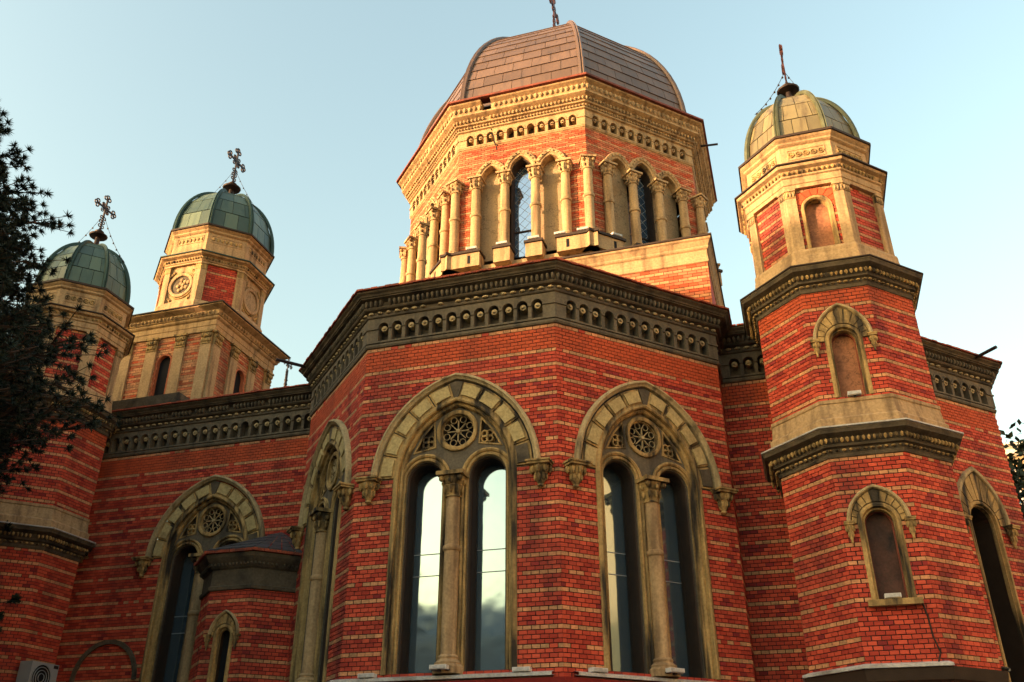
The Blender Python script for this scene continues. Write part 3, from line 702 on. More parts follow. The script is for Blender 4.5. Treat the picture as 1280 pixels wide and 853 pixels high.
# domes: eight gores with ribs, sheets laid as separate panels
def gore_dome(name, cx, cy, R0, z0, H, rows, cols, sheet, rib, faces, lip=.012, bond=False, ribw=.1):
    """returns the dome object (inner shell) with ribs and sheets as children"""
    def prof(u): # u 0..1 -> (circumradius, z)
        t = u*pi/2; return R0*cos(t)**.92, z0+H*sin(t)
    def shell(u): r, z = prof(u); return max(0, r-.045*R0/1.1*(.5 if bond else 1)), z-.02
    mb = MB(); N = 14
    for k in range(8):
        for j in range(N):
            (ra, za), (rb, zb2) = shell(j/N), shell((j+1)/N)
            a0, a1 = radians(22.5+45*(k-1)), radians(22.5+45*k)
            q = [(cx+r*sin(a), cy-r*cos(a), z) for r, z, a in ((ra, za, a0), (ra, za, a1), (rb, zb2, a1), (rb, zb2, a0))]
            mb.quad(*q, 'dark_void')
    dome = mb.obj(name, church)
    for k in range(8):
        a = radians(22.5+45*k); mb = MB(); vs = []; n = 18; prof_r = ((-ribw/2, .0), (-ribw/2, .05), (-ribw*.2, .075), (0, .05), (ribw*.2, .075), (ribw/2, .05), (ribw/2, .0))
        for j in range(n+1):
            r, z = prof(j/n*.985); r2, z2 = prof(min(1, j/n*.985+.01)); tx, tz = r2-r, z2-z; L = hypot(tx, tz) or 1; nr, nz = tz/L, -tx/L
            sc = max(.25, cos(j/n*pi/2))
            for w, o in prof_r:
                rr = r+nr*o*(ribw/.1)**.5; vs.append((cx+rr*sin(a)+w*sc*cos(a), cy-rr*cos(a)+w*sc*sin(a), z+nz*o*(ribw/.1)**.5))
        P = len(prof_r); mb.add(vs, [(j*P+i, j*P+i+1, (j+1)*P+i+1, (j+1)*P+i) for j in range(n) for i in range(P-1)], rib)
        mb.obj('rib', dome, smooth=True)
    rest = MB()
    for k in range(8):
        deg = 45*k-45 if k < 5 else 45*k-45
        deg = (deg+180) % 360-180
        a = radians(deg); S = (cos(a), sin(a)); Nn = (sin(a), -cos(a))
        for j in range(rows):
            u0, u1 = j/rows*.97, (j+1)/rows*.97
            (ra, za), (rb, zb2) = prof(u0), prof(u1)
            wa, wb = ra*S22, rb*S22; pa, pb = ra*C22, rb*C22
            nx, nz = zb2-za, pa-pb; L = hypot(nx, nz); nx /= L; nz /= L
            nc = max(1, round(cols*(wa+wb)/2/(R0*S22)))
            cuts = [-1+2*i/nc for i in range(nc+1)]
            if bond and j % 2 and nc > 1: cuts = [-1]+[-1+2*(i+.5)/nc for i in range(nc)]+[1]
            for i in range(len(cuts)-1):
                x0, x1 = cuts[i], cuts[i+1]; g = .012/max(.3, wa); x0 += g/2; x1 -= g/2
                up = .012; lo_o = lip+random.uniform(0, .004); hi_o = .004+random.uniform(0, .003)
                def pt(x, f, o):
                    w = wa+(wb-wa)*f; p_ = pa+(pb-pa)*f; z = za+(zb2-za)*f
                    return (cx+S[0]*x*w+Nn[0]*(p_+nx*o), cy+S[1]*x*w+Nn[1]*(p_+nx*o), z+nz*o)
                vs = [pt(x0, .02, lo_o), pt(x1, .02, lo_o), pt(x1, .985, hi_o), pt(x0, .985, hi_o), pt(x0, .02, -.03), pt(x1, .02, -.03), pt(x1, .985, -.03), pt(x0, .985, -.03)]
                fs = [(0, 1, 2, 3), (4, 5, 1, 0), (5, 6, 2, 1), (7, 4, 0, 3), (6, 7, 3, 2)]
                if deg in faces and u0 < .86:
                    mb = MB(); mb.add(vs, fs, sheet); mb.obj('metal_sheet', dome)
                else: rest.add(vs, fs, sheet)
    rest.obj('far_sheets', dome, kind='stuff')
    return dome
gore_dome('main_dome', DX, DY, 4.29, B+1.36, 4.98, 19, 6, 'copper', 'copper', (-45, 0, 45), lip=.022, bond=True, ribw=.16)

def cross(cx, cy, z0, k, stem=.45, knob=1., cm='cross_black'):
    """knob, disc and ornate cross in the Y-Z plane"""
    F = Fr(cx, cy, 90, 0)
    mb = MB()
    mb.lathe(F, 0, 0, [(knob*.34*k, z0-.12*k), (knob*.30*k, z0), (.12*k, z0+.06*k), (.09*k, z0+.12*k), (.075*k, z0+stem*k), (knob*.28*k, z0+(stem+.04)*k), (knob*.30*k, z0+(stem+.08)*k), (.12*k, z0+(stem+.14)*k), (knob*.15*k, z0+(stem+.24)*k), (.06*k, z0+(stem+.32)*k), (.03*k, z0+(stem+.4)*k)], 'iron', 14)
    o = mb.obj('finial', church, smooth=True)
    mb = MB(); zb = z0+(stem+.36)*k; zc = zb+.85*k
    mb.box(F, -.028*k, .028*k, -.02*k, .02*k, zb, zb+1.22*k, cm); mb.box(F, -.34*k, .34*k, -.02*k, .021*k, zc-.028*k, zc+.028*k, cm)
    for x, z in ((-.36, 0), (.36, 0), (0, .38)):
        for a in range(4 if False else 3):
            t = (pi if x < 0 else 0 if x > 0 else pi/2)+(a-1)*1.35
            rim(mb, F, x*k+.085*k*cos(t), zc+z*k+.085*k*sin(t), .07*k, .032*k, -.02*k, .02*k, cm, 8)
    for q in range(4):
        t = pi/4+q*pi/2; mb.sweep(F, [(.03*k*cos(t), zc+.03*k*sin(t)), (.24*k*cos(t), zc+.24*k*sin(t))], [(.014*k, -.015*k), (.014*k, .015*k), (-.014*k, .015*k), (-.014*k, -.015*k)], cm)
        rim(mb, F, .17*k*cos(t), zc+.17*k*sin(t), .06*k, .025*k, -.015*k, .015*k, cm, 8)
    for q in range(3):
        for sg in (-1, 1): rim(mb, F, sg*.07*k, zb+(.12+q*.17)*k, .055*k, .025*k, -.015*k, .015*k, cm, 7)
    mb.obj('cross', o)
    return zb+1.0*k
cross(DX, DY, B+1.36+4.98, 1.25, .9, cm='cross_metal')

# podium: brick arm of the crossing beside the drum
PY = -.72
core = MB(); FP = Fr(0, PY, 0, 0)
wall(core, 'podium', FP, -.2, 4.24, 9.9, 12.0, zp=9.9, rule=lambda i: 'brick_cream' if (i*7) % 3 == 1 else None, bl=.2, ch=.075, base='brick_sand', other=('brick_orange', .2), pk=3)
core.quad((4.24, PY, 9.9), (4.24, 8, 9.9), (4.24, 8, 12.), (4.24, PY, 12.), 'brick_red')
podium = core.obj('podium_wall', church)
mb = MB(); ch = [(-.2, PY), (4.24, PY), (4.24, 8)]
mb.plan(ch, [(0, 11.93), (.03, 11.95), (.03, 12.03), (.02, 12.06), (.02, 12.24), (.05, 12.27), (.06, 12.30), (.05, 12.33), (.10, 12.44), (.13, 12.47), (.13, 12.52)], 'stone_warm')
mb.plan(ch, [(.12, 12.515), (.16, 12.52), (.16, 12.56), (-4.3, 12.75)], 'timber_and_shade')
mb.obj('podium_cornice', church)

# ================================================================== CORNER TURRETS
TX, TY = 6.3617, -1.9955
TL = (-11.1949, -1.8004)
def build_turret(cx, cy, single):
    R1 = 1.38; A1 = R1*C22; sd = R1*S22; made = []
    faces = [-90, -45, 0, 45, 90, 135]
    core = MB(); key = 'turret%d' % single
    for deg in faces:
        F = Fr(cx, cy, deg, A1); fr = deg == 0
        wall(core, key, F, -sd, sd, 1.6, 6.45, [hole(0, 4.28, 5.40, .45, .56, .29)] if fr else [], zp=3.47, rule=lambda i: 'brick_cream' if i % 4 == 0 and not (fr and i < 9) else None, single=bool(single) and deg in (-45, 0, 45))
        wall(core, key, F, -sd, sd, 7.36, 9.42, [hole(0, 7.44, 8.44, .47, .66, .27)] if fr else [], zp=7.38, rule=lambda i: 'brick_cream' if i in (1, 5, 9, 13, 17, 21, 25) else 'brick_orange' if i > 25 else None)
        core.quad(F.p(-sd, 0, 0), F.p(sd, 0, 0), F.p(sd, 0, 1.6), F.p(-sd, 0, 1.6), 'brick_dark')
    for deg in (180, 225): 
        F = Fr(cx, cy, deg, A1); core.quad(F.p(-sd, 0, 0), F.p(sd, 0, 0), F.p(sd, 0, 9.4), F.p(-sd, 0, 9.4), 'brick_red')
    w = core.obj('turret_wall', church)
    me, ps = build_lancet('turret_window', 4.28, 5.40, .20, .45, .57, .12, .30, 'plaster_dark', 11, depth=.20, hoodw=.06)
    F = Fr(cx, cy, 0, A1)
    if single: place('turret_window', me, ps, church, F.p(0, .004, 0), 0)
    mb = MB(); mb.box(F, -.36, .36, -.2, .12, 4.19, 4.275, 'stone_old'); mb.obj('window_sill', church)
    me, ps = build_lancet('turret_window', 7.44, 8.44, .19, .47, .68, .13, .28, 'plaster_pink', 11, depth=.20, hoodw=.06)
    if single: place('turret_window', me, ps, church, F.p(0, .004, 0), 0)
    O1 = octo(cx, cy, R1); vis = [5, 6, 7, 0, 1, 2]
    # lower cornice and sloping band
    def cor(z, k, old, orn_m):
        mb = MB(); orn = MB()
        mb.plan(O1, [(0, z-.02), (.03, z), (.04, z+.04), (.03, z+.05), (.05, z+.13), (.10, z+.15), (.11, z+.18), (.10, z+.19), (.13, z+.28), (.19, z+.31), (.23, z+.33), (.24, z+.36), (.255, z+.39), (.25, z+.41)], old, closed=True)
        o = mb.obj('turret_cornice', church)
        egg_row(orn, O1, .075, z+.095, .10, .036, .026, .022, orn_m, True, vis); egg_row(orn, O1, .15, z+.235, .075, .027, .035, .045, orn_m, True, vis)
        orn.obj('cornice_ornament', o, kind='stuff', smooth=True)
        mb = MB(); mb.plan(O1, [(.25, z+.405), (.272, z+.41), (.272, z+.432), (.06, z+.45)], 'flashing' if z < 8 else 'timber_and_shade', closed=True); mb.obj('cornice_flashing', church)
    cor(6.45, 1, 'stone_soot', 'stone_old'); cor(9.40, 1, 'stone_soot', 'stone_old')
    mb = MB(); mb.plan(O1, [(.10, 6.88), (.10, 7.06), (.06, 7.10), (.03, 7.33), (.045, 7.345), (.045, 7.40), (-.02, 7.41)], 'stone_warm', closed=True); mb.obj('sloping_band', church)
    # upper stage
    R2 = 1.27; A2 = R2*C22; s2 = R2*S22; O2 = octo(cx, cy, R2)
    mb = MB(); mb.plan(O2, [(.14, 9.80), (.14, 9.86), (.10, 9.92), (.06, 10.2), (.06, 10.27), (.045, 10.32), (0, 10.325)], 'stone_warm', closed=True); mb.obj('stage_plinth', church)
    core = MB()
    for deg in faces:
        F = Fr(cx, cy, deg, A2-.05); fr = deg == 0
        wall(core, key, F, -s2+.1, s2-.1, 10.32, 11.64, [hole(0, 10.34, 11.2, .27, .27, .25)] if fr else [], zp=10.32, rule=lambda i: 'brick_cream' if i % 3 == 1 else None, bl=.15)
    core.obj('stage_wall', church)
    F = Fr(cx, cy, 0, A2-.05); mb = MB()
    if single or True:
        mb.sweep(F, arch_path(0, 10.33, 11.2, .25, .25, 7), [(.02, -.02), (.02, .03), (-.03, .035), (-.05, .0), (-.055, -.16)], 'stone_old'); mb.plate(F, arch_path(0, 10.33, 11.2, .21, .21, 7), [], -.13, -.16, 'plaster_pink'); o = mb.obj('blind_window', church)
        for k in range(9):
            t0 = pi*(k+.05)/9; t1 = pi*(k+.95)/9; mb2 = MB(); mb2.plate(F, [(.285*cos(t0), 11.2+.285*sin(t0)), (.46*cos(t0), 11.2+.46*sin(t0)*.92), (.46*cos(t1), 11.2+.46*sin(t1)*.92), (.285*cos(t1), 11.2+.285*sin(t1))], [], .025, 0, 'brick_orange'); mb2.obj('voussoir', o)
    for k in range(8):
        a = radians(22.5+45*k); Fp = Fr(cx, cy, 22.5+45*k, R2-.02); mb = MB(); w2 = .125
        for sg in (-1, 1):
            Fs = Fr(cx, cy, 45*k+(45 if sg > 0 else 0), A2)
            s0_, s1_ = (-s2-.012, -s2+.16) if sg > 0 else (s2-.16, s2+.012)
            mb.box(Fs, s0_, s1_, -.08, .02, 10.32, 11.45, 'stone_warm'); mb.box(Fs, s0_-.01, s1_+.01, -.08, .045, 11.60, 11.645, 'stone_warm'); mb.box(Fs, s0_, s1_, -.08, .03, 11.45, 11.60, 'stone_old')
            for q in range(3): mb.blob(Fs, s0_+.03+q*.055, .035, 11.52, .022, .02, .05, 'stone_warm', 5)
        mb.obj('pilaster', church)
    mb = MB(); orn = MB()
    mb.plan(O2, [(-.05, 11.643), (.035, 11.645), (.035, 11.72), (.05, 11.73), (.05, 11.86), (.08, 11.88), (.08, 11.91), (.06, 11.92), (.10, 12.0), (.17, 12.03), (.18, 12.06), (.18, 12.09)], 'stone_warm', closed=True)
    o = mb.obj('stage_cornice', church)
    egg_row(orn, O2, .095, 11.96, .085, .03, .035, .04, 'stone_old', True, vis); orn.obj('cornice_ornament', o, kind='stuff', smooth=True)
    mb = MB(); mb.plan(O2, [(.18, 12.085), (.217, 12.09), (.217, 12.115), (.0, 12.16)], 'timber_and_shade' , closed=True); mb.obj('cornice_flashing', church)
    R3 = 1.19; O3 = octo(cx, cy, R3); mb = MB()
    mb.plan(O3, [(.02, 12.13), (.02, 12.20), (0, 12.22), (0, 12.68), (.03, 12.70), (.05, 12.72), (.05, 12.76), (.09, 12.80), (.11, 12.84)], 'stone_warm', closed=True)
    for i in vis:
        a, b = O3[i], O3[(i+1) % 8]; F = Fr((a[0]+b[0])/2, (a[1]+b[1])/2, math.degrees(atan2(b[1]-a[1], b[0]-a[0])), 0); w2 = .34
        mb.sweep(F, [(-w2, 12.36), (w2, 12.36), (w2, 12.60), (-w2, 12.60)], [(0, -.01), (0, .012), (.02, .012), (.02, -.01)], 'stone_warm', closed=True)
        for q in range(5):
            x = -w2+.07+q*(2*w2-.14)/4; rim(mb, F, x, 12.48, .05, .025, 0, .022, 'stone_old', 8); mb.disc(F, x, 12.48, .02, 0, .025, 'stone_old', 6)
    mb.obj('dome_pedestal', church)
    mb = MB(); mb.plan(O3, [(.11, 12.835), (.135, 12.84), (.135, 12.89), (-.1, 12.98)], 'timber_and_shade', closed=True); mb.obj('cornice_flashing', church)
    gore_dome('turret_dome', cx, cy, 1.10, 12.93, 1.68, 5, 3, 'bronze_green' if single else 'verdigris', 'bronze_rib' if single else 'verdigris_rib', (-45, 0, 45, 90), lip=.008, bond=True, ribw=.11)
    return cross(cx, cy, 14.6, .78, cm='cross_metal' if single else 'cross_black')
build_turret(TX, TY, 1)
build_turret(TL[0], TL[1], 0)
mb = MB()
mb.plan(octo(TX, TY, 1.38), [(0, 3.40), (.10, 3.36), (.12, 3.365), (.12, 3.40), (0, 3.44)], 'flashing', closed=True, skip=(0,)); mb.plan(octo(TX, TY, 1.38), [(0, 3.15), (.06, 3.2), (.09, 3.36), (0, 3.37)], 'timber_and_shade', closed=True)
mb.obj('base_ledge', church)

# ================================================================== REAR BELL TOWER
QX, QY = -10.6207, 2.3805
QH = 1.45
core = MB(); QS = [(QX-QH, QY-QH), (QX+QH, QY-QH), (QX+QH, QY+QH), (QX-QH, QY+QH)]
for deg in (0, 90):
    F = Fr(QX, QY, deg, QH); wall(core, 'tower', F, -QH, QH, 9.6, 13.26, [hole(0, 10.9, 12.5, .26, .26, .2)], zp=9.6, rule=lambda i: 'brick_cream' if i % 2 or i % 6 == 0 else None, bl=.19, ch=.075, base='brick_sand', other=('brick_orange', .15), pk=2)
for deg in (180, 270): F = Fr(QX, QY, deg, QH); core.quad(F.p(-QH, 0, 9), F.p(QH, 0, 9), F.p(QH, 0, 13.3), F.p(-QH, 0, 13.3), 'brick_red')
core.obj('bell_tower_wall', church)
for deg in (0, 90):
    F = Fr(QX, QY, deg, QH); mb = MB(); mb.sweep(F, arch_path(0, 10.9, 12.5, .22, .22, 7), [(.03, -.01), (.03, .02), (-.01, .02), (-.01, -.12)], 'brick_sand'); mb.plate(F, arch_path(0, 10.9, 12.5, .23, .23, 7), [], -.10, -.13, 'dark_void'); mb.obj('bell_opening', church)
    for s in (-1.29, -.46, .46, 1.29):
        mb = MB(); w = .165
        mb.box(F, s-w, s+w, -.02, .07, 11.0, 12.86, 'stone_warm')
        mb.box(F, s-w-.05, s+w+.05, -.02, .13, 10.8, 11.0, 'flashing')
        o = mb.obj('pilaster', church)
        mb = MB(); mb.box(F, s-w, s+w, -.02, .075, 12.86, 13.2, 'stone_old'); mb.box(F, s-w-.04, s+w+.04, -.02, .13, 13.2, 13.26, 'stone_old'); mb.box(F, s-w-.01, s+w+.01, -.02, .09, 12.86, 12.89, 'stone_old')
        for r_ in range(2):
            for q in range(4): mb.blob(F, s-w+.05+q*(2*w-.1)/3, .085+.03*r_, 12.97+.14*r_, .045, .04, .07, 'stone_old', 5)
        mb.obj('capital', o)
mb = MB(); orn = MB()
mb.plan(QS, [(0, 13.255), (.06, 13.26), (.06, 13.42), (.075, 13.43), (.075, 13.58), (.12, 13.61), (.14, 13.64), (.14, 13.68), (.17, 13.69), (.2, 13.82), (.32, 13.88), (.36, 13.90), (.36, 13.935)], 'stone_warm', closed=True)
o = mb.obj('bell_tower_cornice', church)
egg_row(orn, QS, .20, 13.76, .12, .045, .05, .055, 'stone_warm', True, [0, 1]); orn.obj('cornice_ornament', o, kind='stuff', smooth=True)
mb = MB(); mb.plan(QS, [(.36, 13.93), (.40, 13.935), (.40, 13.965), (-.3, 14.1)], 'timber_and_shade', closed=True); mb.obj('cornice_flashing', church)
RB = 1.56; AB = RB*C22; sb = RB*S22; OB = octo(QX, QY, RB)
mb = MB(); mb.plan(OB, [(.08, 13.9), (.08, 14.32), (.05, 14.36), (.03, 14.42), (0, 14.44)], 'stone_warm', closed=True); mb.obj('stage_plinth', church)
core = MB()
for deg in (-45, 0, 45, 90, 135):
    F = Fr(QX, QY, deg, AB-.05)
    if deg in (0, 90):
        core.quad(F.p(-sb, 0, 14.4), F.p(sb, 0, 14.4), F.p(sb, 0, 15.66), F.p(-sb, 0, 15.66), 'stone_warm')
        mb = MB(); rim(mb, F, 0, 15.0, .36, .09, 0, .06, 'stone_warm', 20); rim(mb, F, 0, 15.0, .44, .04, 0, .035, 'stone_old', 20)
        mb.disc(F, 0, 15.0, .32, .0, .012, 'stone_soot' if deg == 0 else 'plaster', 20)
        if deg == 0:
            for q in range(9):
                t = q*2.4; r = .07*sqrt(q)+.02; mb.blob(F, r*cos(t)*.9+.05, .03, 15.0+r*sin(t)*.9, .07, .035, .06, 'stone_warm', 6)
        for sx in (-1, 1):
            for sz in (-1, 1):
                for q in range(3): mb.blob(F, sx*(.40-.05*q), .02, 15.0+sz*(.36+.05*q), .05, .03, .05, 'stone_old', 5)
        mb.obj('medallion', church)
    else: wall(core, 'tower', F, -sb+.1, sb-.1, 14.4, 15.66, zp=14.4, rule=lambda i: 'brick_cream' if (i*5) % 7 < 1 else None, bl=.16, ch=.07)
core.obj('stage_wall', church)
for k in range(-2, 4):
    mb = MB()
    for sg in (-1, 1):
        Fs = Fr(QX, QY, 45*k+(45 if sg > 0 else 0), AB); s0_, s1_ = (-sb-.012, -sb+.17) if sg > 0 else (sb-.17, sb+.012)
        mb.box(Fs, s0_, s1_, -.08, .02, 14.42, 15.45, 'stone_warm'); mb.box(Fs, s0_, s1_, -.08, .03, 15.45, 15.62, 'stone_old'); mb.box(Fs, s0_-.01, s1_+.01, -.08, .05, 15.62, 15.66, 'stone_warm')
    mb.obj('pilaster', church)
mb = MB(); orn = MB()
mb.plan(OB, [(-.05, 15.655), (.03, 15.66), (.03, 15.70), (.06, 15.72), (.06, 15.75), (.09, 15.84), (.19, 15.88), (.21, 15.93)], 'stone_warm', closed=True); o = mb.obj('stage_cornice', church)
egg_row(orn, OB, .085, 15.79, .09, .033, .035, .04, 'stone_old', True, [5, 6, 7, 0, 1, 2]); orn.obj('cornice_ornament', o, kind='stuff', smooth=True)
mb = MB(); mb.plan(OB, [(.21, 15.925), (.245, 15.93), (.245, 15.96), (0, 16.03)], 'verdigris_rib', closed=True); mb.obj('cornice_flashing', church)
RP = 1.50; OP = octo(QX, QY, RP); mb = MB()
mb.plan(OP, [(.02, 15.98), (.02, 16.1), (0, 16.12), (0, 16.75), (.03, 16.77), (.06, 16.80), (.06, 16.85), (.12, 16.9), (.14, 16.93)], 'stone_warm', closed=True)
for i in [5, 6, 7, 0, 1, 2]:
    a, b = OP[i], OP[(i+1) % 8]; F = Fr((a[0]+b[0])/2, (a[1]+b[1])/2, math.degrees(atan2(b[1]-a[1], b[0]-a[0])), 0); w2 = .46
    mb.sweep(F, [(-w2, 16.45), (w2, 16.45), (w2, 16.68), (-w2, 16.68)], [(0, -.01), (0, .012), (.02, .012), (.02, -.01)], 'stone_warm', closed=True)
    for q in range(7): x = -w2+.07+q*(2*w2-.14)/6; mb.blob(F, x, .005, 16.565, .05, .03, .07, 'stone_old', 6)
mb.obj('dome_pedestal', church)
mb = MB(); mb.plan(OP, [(.14, 16.925), (.175, 16.93), (.175, 16.98), (-.1, 17.08)], 'timber_and_shade', closed=True); mb.obj('cornice_flashing', church)
gore_dome('bell_tower_dome', QX, QY, 1.56, 17.0, 2.05, 5, 3, 'verdigris', 'verdigris_rib', (-45, 0, 45, 90), lip=.01, bond=True, ribw=.14)
cross(QX, QY, 19.0, .98)
# low connecting roof between turret and bell tower
mb = MB(); mb.add([(-13, -.2, 9.9), (-9.0, -.2, 9.9), (-9.0, -.2, 10.9), (-13, -.2, 10.9), (-13, 8, 10.9), (-9, 8, 10.9), (-9, 8, 9.9)], [(0, 1, 2, 3), (3, 2, 5, 4), (1, 6, 5, 2)], 'stone_soot')
mb.obj('tower_base', church)
# far cross over the west end
mb = MB(); mb.tube([(-15.1, 13.9, 9), (-15.1, 13.9, 18.9)], .06, 'iron', 6); mb.obj('gable_post', church)
cross(-15.1, 13.9, 18.2, .72, .2, .3)

# ================================================================== STAIR ANNEX by the left wall
NX, NY, NR = -5.05, -1.5, 1.13
NA = NR*C22; ns = NR*S22; ON = octo(NX, NY, NR); core = MB()
for deg in (-90, -45, 0, 45, 90):
    F = Fr(NX, NY, deg, NA)
    wall(core, 'annex', F, -ns, ns, 1.5, 5.28, [hole(0, 2.2, 4.45, .30, .44, .17)] if deg == 0 else [], zp=3.45)
annex = core.obj('annex_wall', church)
F = Fr(NX, NY, 0, NA)
me, ps = build_lancet('annex_window', 2.2, 4.45, .11, .32, .46, .12, .26, 'dark_void', 9, depth=.2, hoodw=.05, stone_to=.08); place('annex_window', me, ps, church, F.p(0, .004, 0), 0)
mb = MB(); orn = MB()
mb.plan(ON, [(0, 5.26), (.05, 5.28), (.06, 5.34), (.02, 5.36), (.02, 5.66), (.06, 5.69), (.08, 5.74), (.13, 5.80), (.17, 5.86), (.19, 5.93)], 'stone_soot', closed=True); o = mb.obj('annex_cornice', church)
egg_row(orn, ON, .10, 5.74, .075, .026, .03, .035, 'stone_soot', True, [5, 6, 7, 0]); orn.obj('cornice_ornament', o, kind='stuff')
mb = MB()
n = 40
for i in range(8):
    a, b = ON[i], ON[(i+1) % 8]; L = hypot(b[0]-a[0], b[1]-a[1]); F = Fr((a[0]+b[0])/2, (a[1]+b[1])/2, math.degrees(atan2(b[1]-a[1], b[0]-a[0])), 0); e = L/2+.12
    for k in range(10): s = -e+k*e/5; mb.box(F, s+.005, s+e/5-.005, .1, .23+random.uniform(-.01, .01), 5.94, 5.985+random.uniform(0, .01), 'tile')
mb.obj('annex_eaves', church, kind='stuff')
roof = MB(); roof.plan(ON, [(.22, 5.98), (.22, 6.0)], 'slate', closed=True); ar = roof.obj('annex_roof', church)
RO = octo(NX, NY, NR+.22); apex = (NX+.1, NY+.3, 6.72)
for i in (5, 6, 7, 0, 1):
    a, b = Vector((*RO[i], 6.0)), Vector((*RO[(i+1) % 8], 6.0)); c = Vector(apex)
    for r in range(5):
        f0, f1 = r/5, (r+1)/5; nsl = 4
        for q in range(nsl):
            x0, x1 = q/nsl+.01, (q+1)/nsl-.01
            pa = lambda f, x, o: tuple((a.lerp(b, x)).lerp(c, f)+Vector((0, 0, o)))
            mb = MB(); mb.add([pa(f0, x0, .022), pa(f0, x1, .022), pa(f1, x1, .008), pa(f1, x0, .008), pa(f0, x0, 0), pa(f0, x1, 0)], [(0, 1, 2, 3), (4, 5, 1, 0)], 'slate'); mb.obj('slate', ar)
# blind arch low on the left wall
mb = MB(); mb.sweep(FL, [(-8.95+x, 4.0+z) for x, z in arc_pts(.82, .82, 10)], [(0, 0), (0, .06), (-.09, .06), (-.09, 0)], 'stone_soot'); mb.obj('blind_arch', church)

# ------------------------------------------------------------------ bricks: 300 largest as objects, the rest joined
def area(c):
    F, s, z, d, mt, key = c
    q = [prj(F.p(s+a*BL/2, d, z+b*CH/2)) for a, b in ((-1, -1), (1, -1), (1, 1), (-1, 1))]
    if not all(4 < u < 1276 and 4 < v < 838 for u, v in q): return 0
    return abs(sum(q[i][0]*q[(i+1) % 4][1]-q[(i+1) % 4][0]*q[i][1] for i in range(4)))/2
rank = sorted(CAND, key=area, reverse=True)
owner = {'apse': apse_wall, 'turret1': [o for o in church.children if o.name.startswith('turret_wall')][0]}
def brick_mesh(mt):
    if mt not in UNIT:
        mb = MB(); x, z, e = (BL-MJ)/2, (CH-MJ)/2, .003
        vs = [(-x, 0, -z), (x, 0, -z), (x, 0, z), (-x, 0, z), (-x, -.012+e, -z), (x, -.012+e, -z), (x, -.012+e, z), (-x, -.012+e, z), (-x+e, -.012, -z+e), (x-e, -.012, -z+e), (x-e, -.012, z-e), (-x+e, -.012, z-e)]
        fs = [(8, 9, 10, 11)]
        for k in range(4): fs += [(k, (k+1) % 4, 4+(k+1) % 4, 4+k), (4+k, 4+(k+1) % 4, 8+(k+1) % 4, 8+k)]
        mb.add(vs, fs, mt); UNIT[mt] = mb.mesh('brick')
    return UNIT[mt]
for F, s, z, d, mt, key in rank[:300]:
    link('brick', brick_mesh(mt), owner[key], None, F.p(s, d-.012, z), F.deg)
for F, s, z, d, mt, key in rank[300:]:
    STUFF.setdefault(key, MB()).box(F, s-(BL-MJ)/2, s+(BL-MJ)/2, 0, d, z-(CH-MJ)/2, z+(CH-MJ)/2, mt, back=False)
allb = MB()
for key, mb in STUFF.items():
    for mt in mb.mats: allb.m(mt)
    o = len(allb.v); ix = [allb.mats.index(x) for x in mb.mats]; allb.v += mb.v; allb.f += [tuple(i+o for i in f) for f in mb.f]; allb.mi += [ix[k] for k in mb.mi]
allb.obj('brickwork', church, kind='stuff')

# ================================================================== SMALL THINGS ON THE CHURCH
def floodlight(F, s, d, z, label, group='floodlights resting on ledges', w=.26):
    t = thing('floodlight', label, 'floodlight', F.p(s, d, z), group); t.rotation_euler.z = radians(F.deg)
    mb = MB(); mb.box(LOC, -w/2, w/2, -.05, .07, .03, .09, 'white_metal'); mb.box(LOC, -w/2+.015, w/2-.015, .07, .078, .037, .083, 'flashing'); mb.obj('housing', t)
    mb = MB(); mb.box(LOC, -.02, .02, -.03, .03, 0, .031, 'iron'); mb.box(LOC, -w/2-.012, w/2+.012, -.05, -.04, .02, .04, 'iron'); mb.obj('bracket', t)
floodlight(FA, -1.24, .10, 3.345, 'white floodlight left of the front apse window, on the ledge')
floodlight(FA, -.03, .27, 3.40, 'white floodlight at the foot of the front apse window column')
floodlight(FA, 1.17, .10, 3.345, 'white floodlight right of the front apse window, left of the apse corner')
floodlight(FB, -1.24, .10, 3.345, 'white floodlight just right of the apse corner, beside the right apse window')
floodlight(FB, 0., .27, 3.40, 'white floodlight at the foot of the right apse window column')
FT = Fr(TX, TY, 0, 1.38*C22)
floodlight(FT, -.01, -.03, 4.275, 'white floodlight on the sill of the lower turret window', w=.22)
floodlight(FT, 0., .03, 7.40, 'white floodlight on the sill of the upper turret window', w=.2)
for i, (deg, s, lb) in enumerate(((0, 1.56, 'small white floodlight at the base of the drum corner column'), (45, -1.14, 'small white floodlight at the foot of the drum column right of the drum corner'), (0, 1.02, 'small white floodlight at the drum column left of the drum corner'), (0, -1.14, 'small white floodlight at the far left column of the front drum side'), (0, .39, 'small white floodlight at the column right of the front drum window'), (0, -.39, 'small white floodlight at the column left of the front drum window'))):
    floodlight(Fr(DX, DY, deg, DA), s, .30, 13.34, lb, 'floodlights on the drum plinth')
t = thing('air_conditioner', 'white box air conditioner on brackets on the shaded left turret wall', 'air conditioner', (TL[0]+1.275+.08, TL[1]-.1, 3.62))
mb = MB(); F = Fr(0, 0, 90, 0); mb.box(F, -.36, .36, 0, .30, 0, .62, 'grey_metal'); mb.obj('casing', t)
mb = MB(); mb.disc(F, -.07, .33, .25, .30, .31, 'dark_void', 20); mb.obj('fan_opening', t)
mb = MB()
for r in (.08, .14, .2, .25): rim(mb, F, -.07, .33, r, .012, .31, .325, 'grey_metal', 20)
mb.obj('fan_grille', t)
mb = MB(); mb.box(F, .22, .34, .30, .305, .54, .60, 'iron'); mb.obj('label_plate', t)
for s in (-.25, .25): mb = MB(); mb.box(F, s-.02, s+.02, -.08, .3, -.04, -.003, 'iron'); mb.obj('bracket', t)
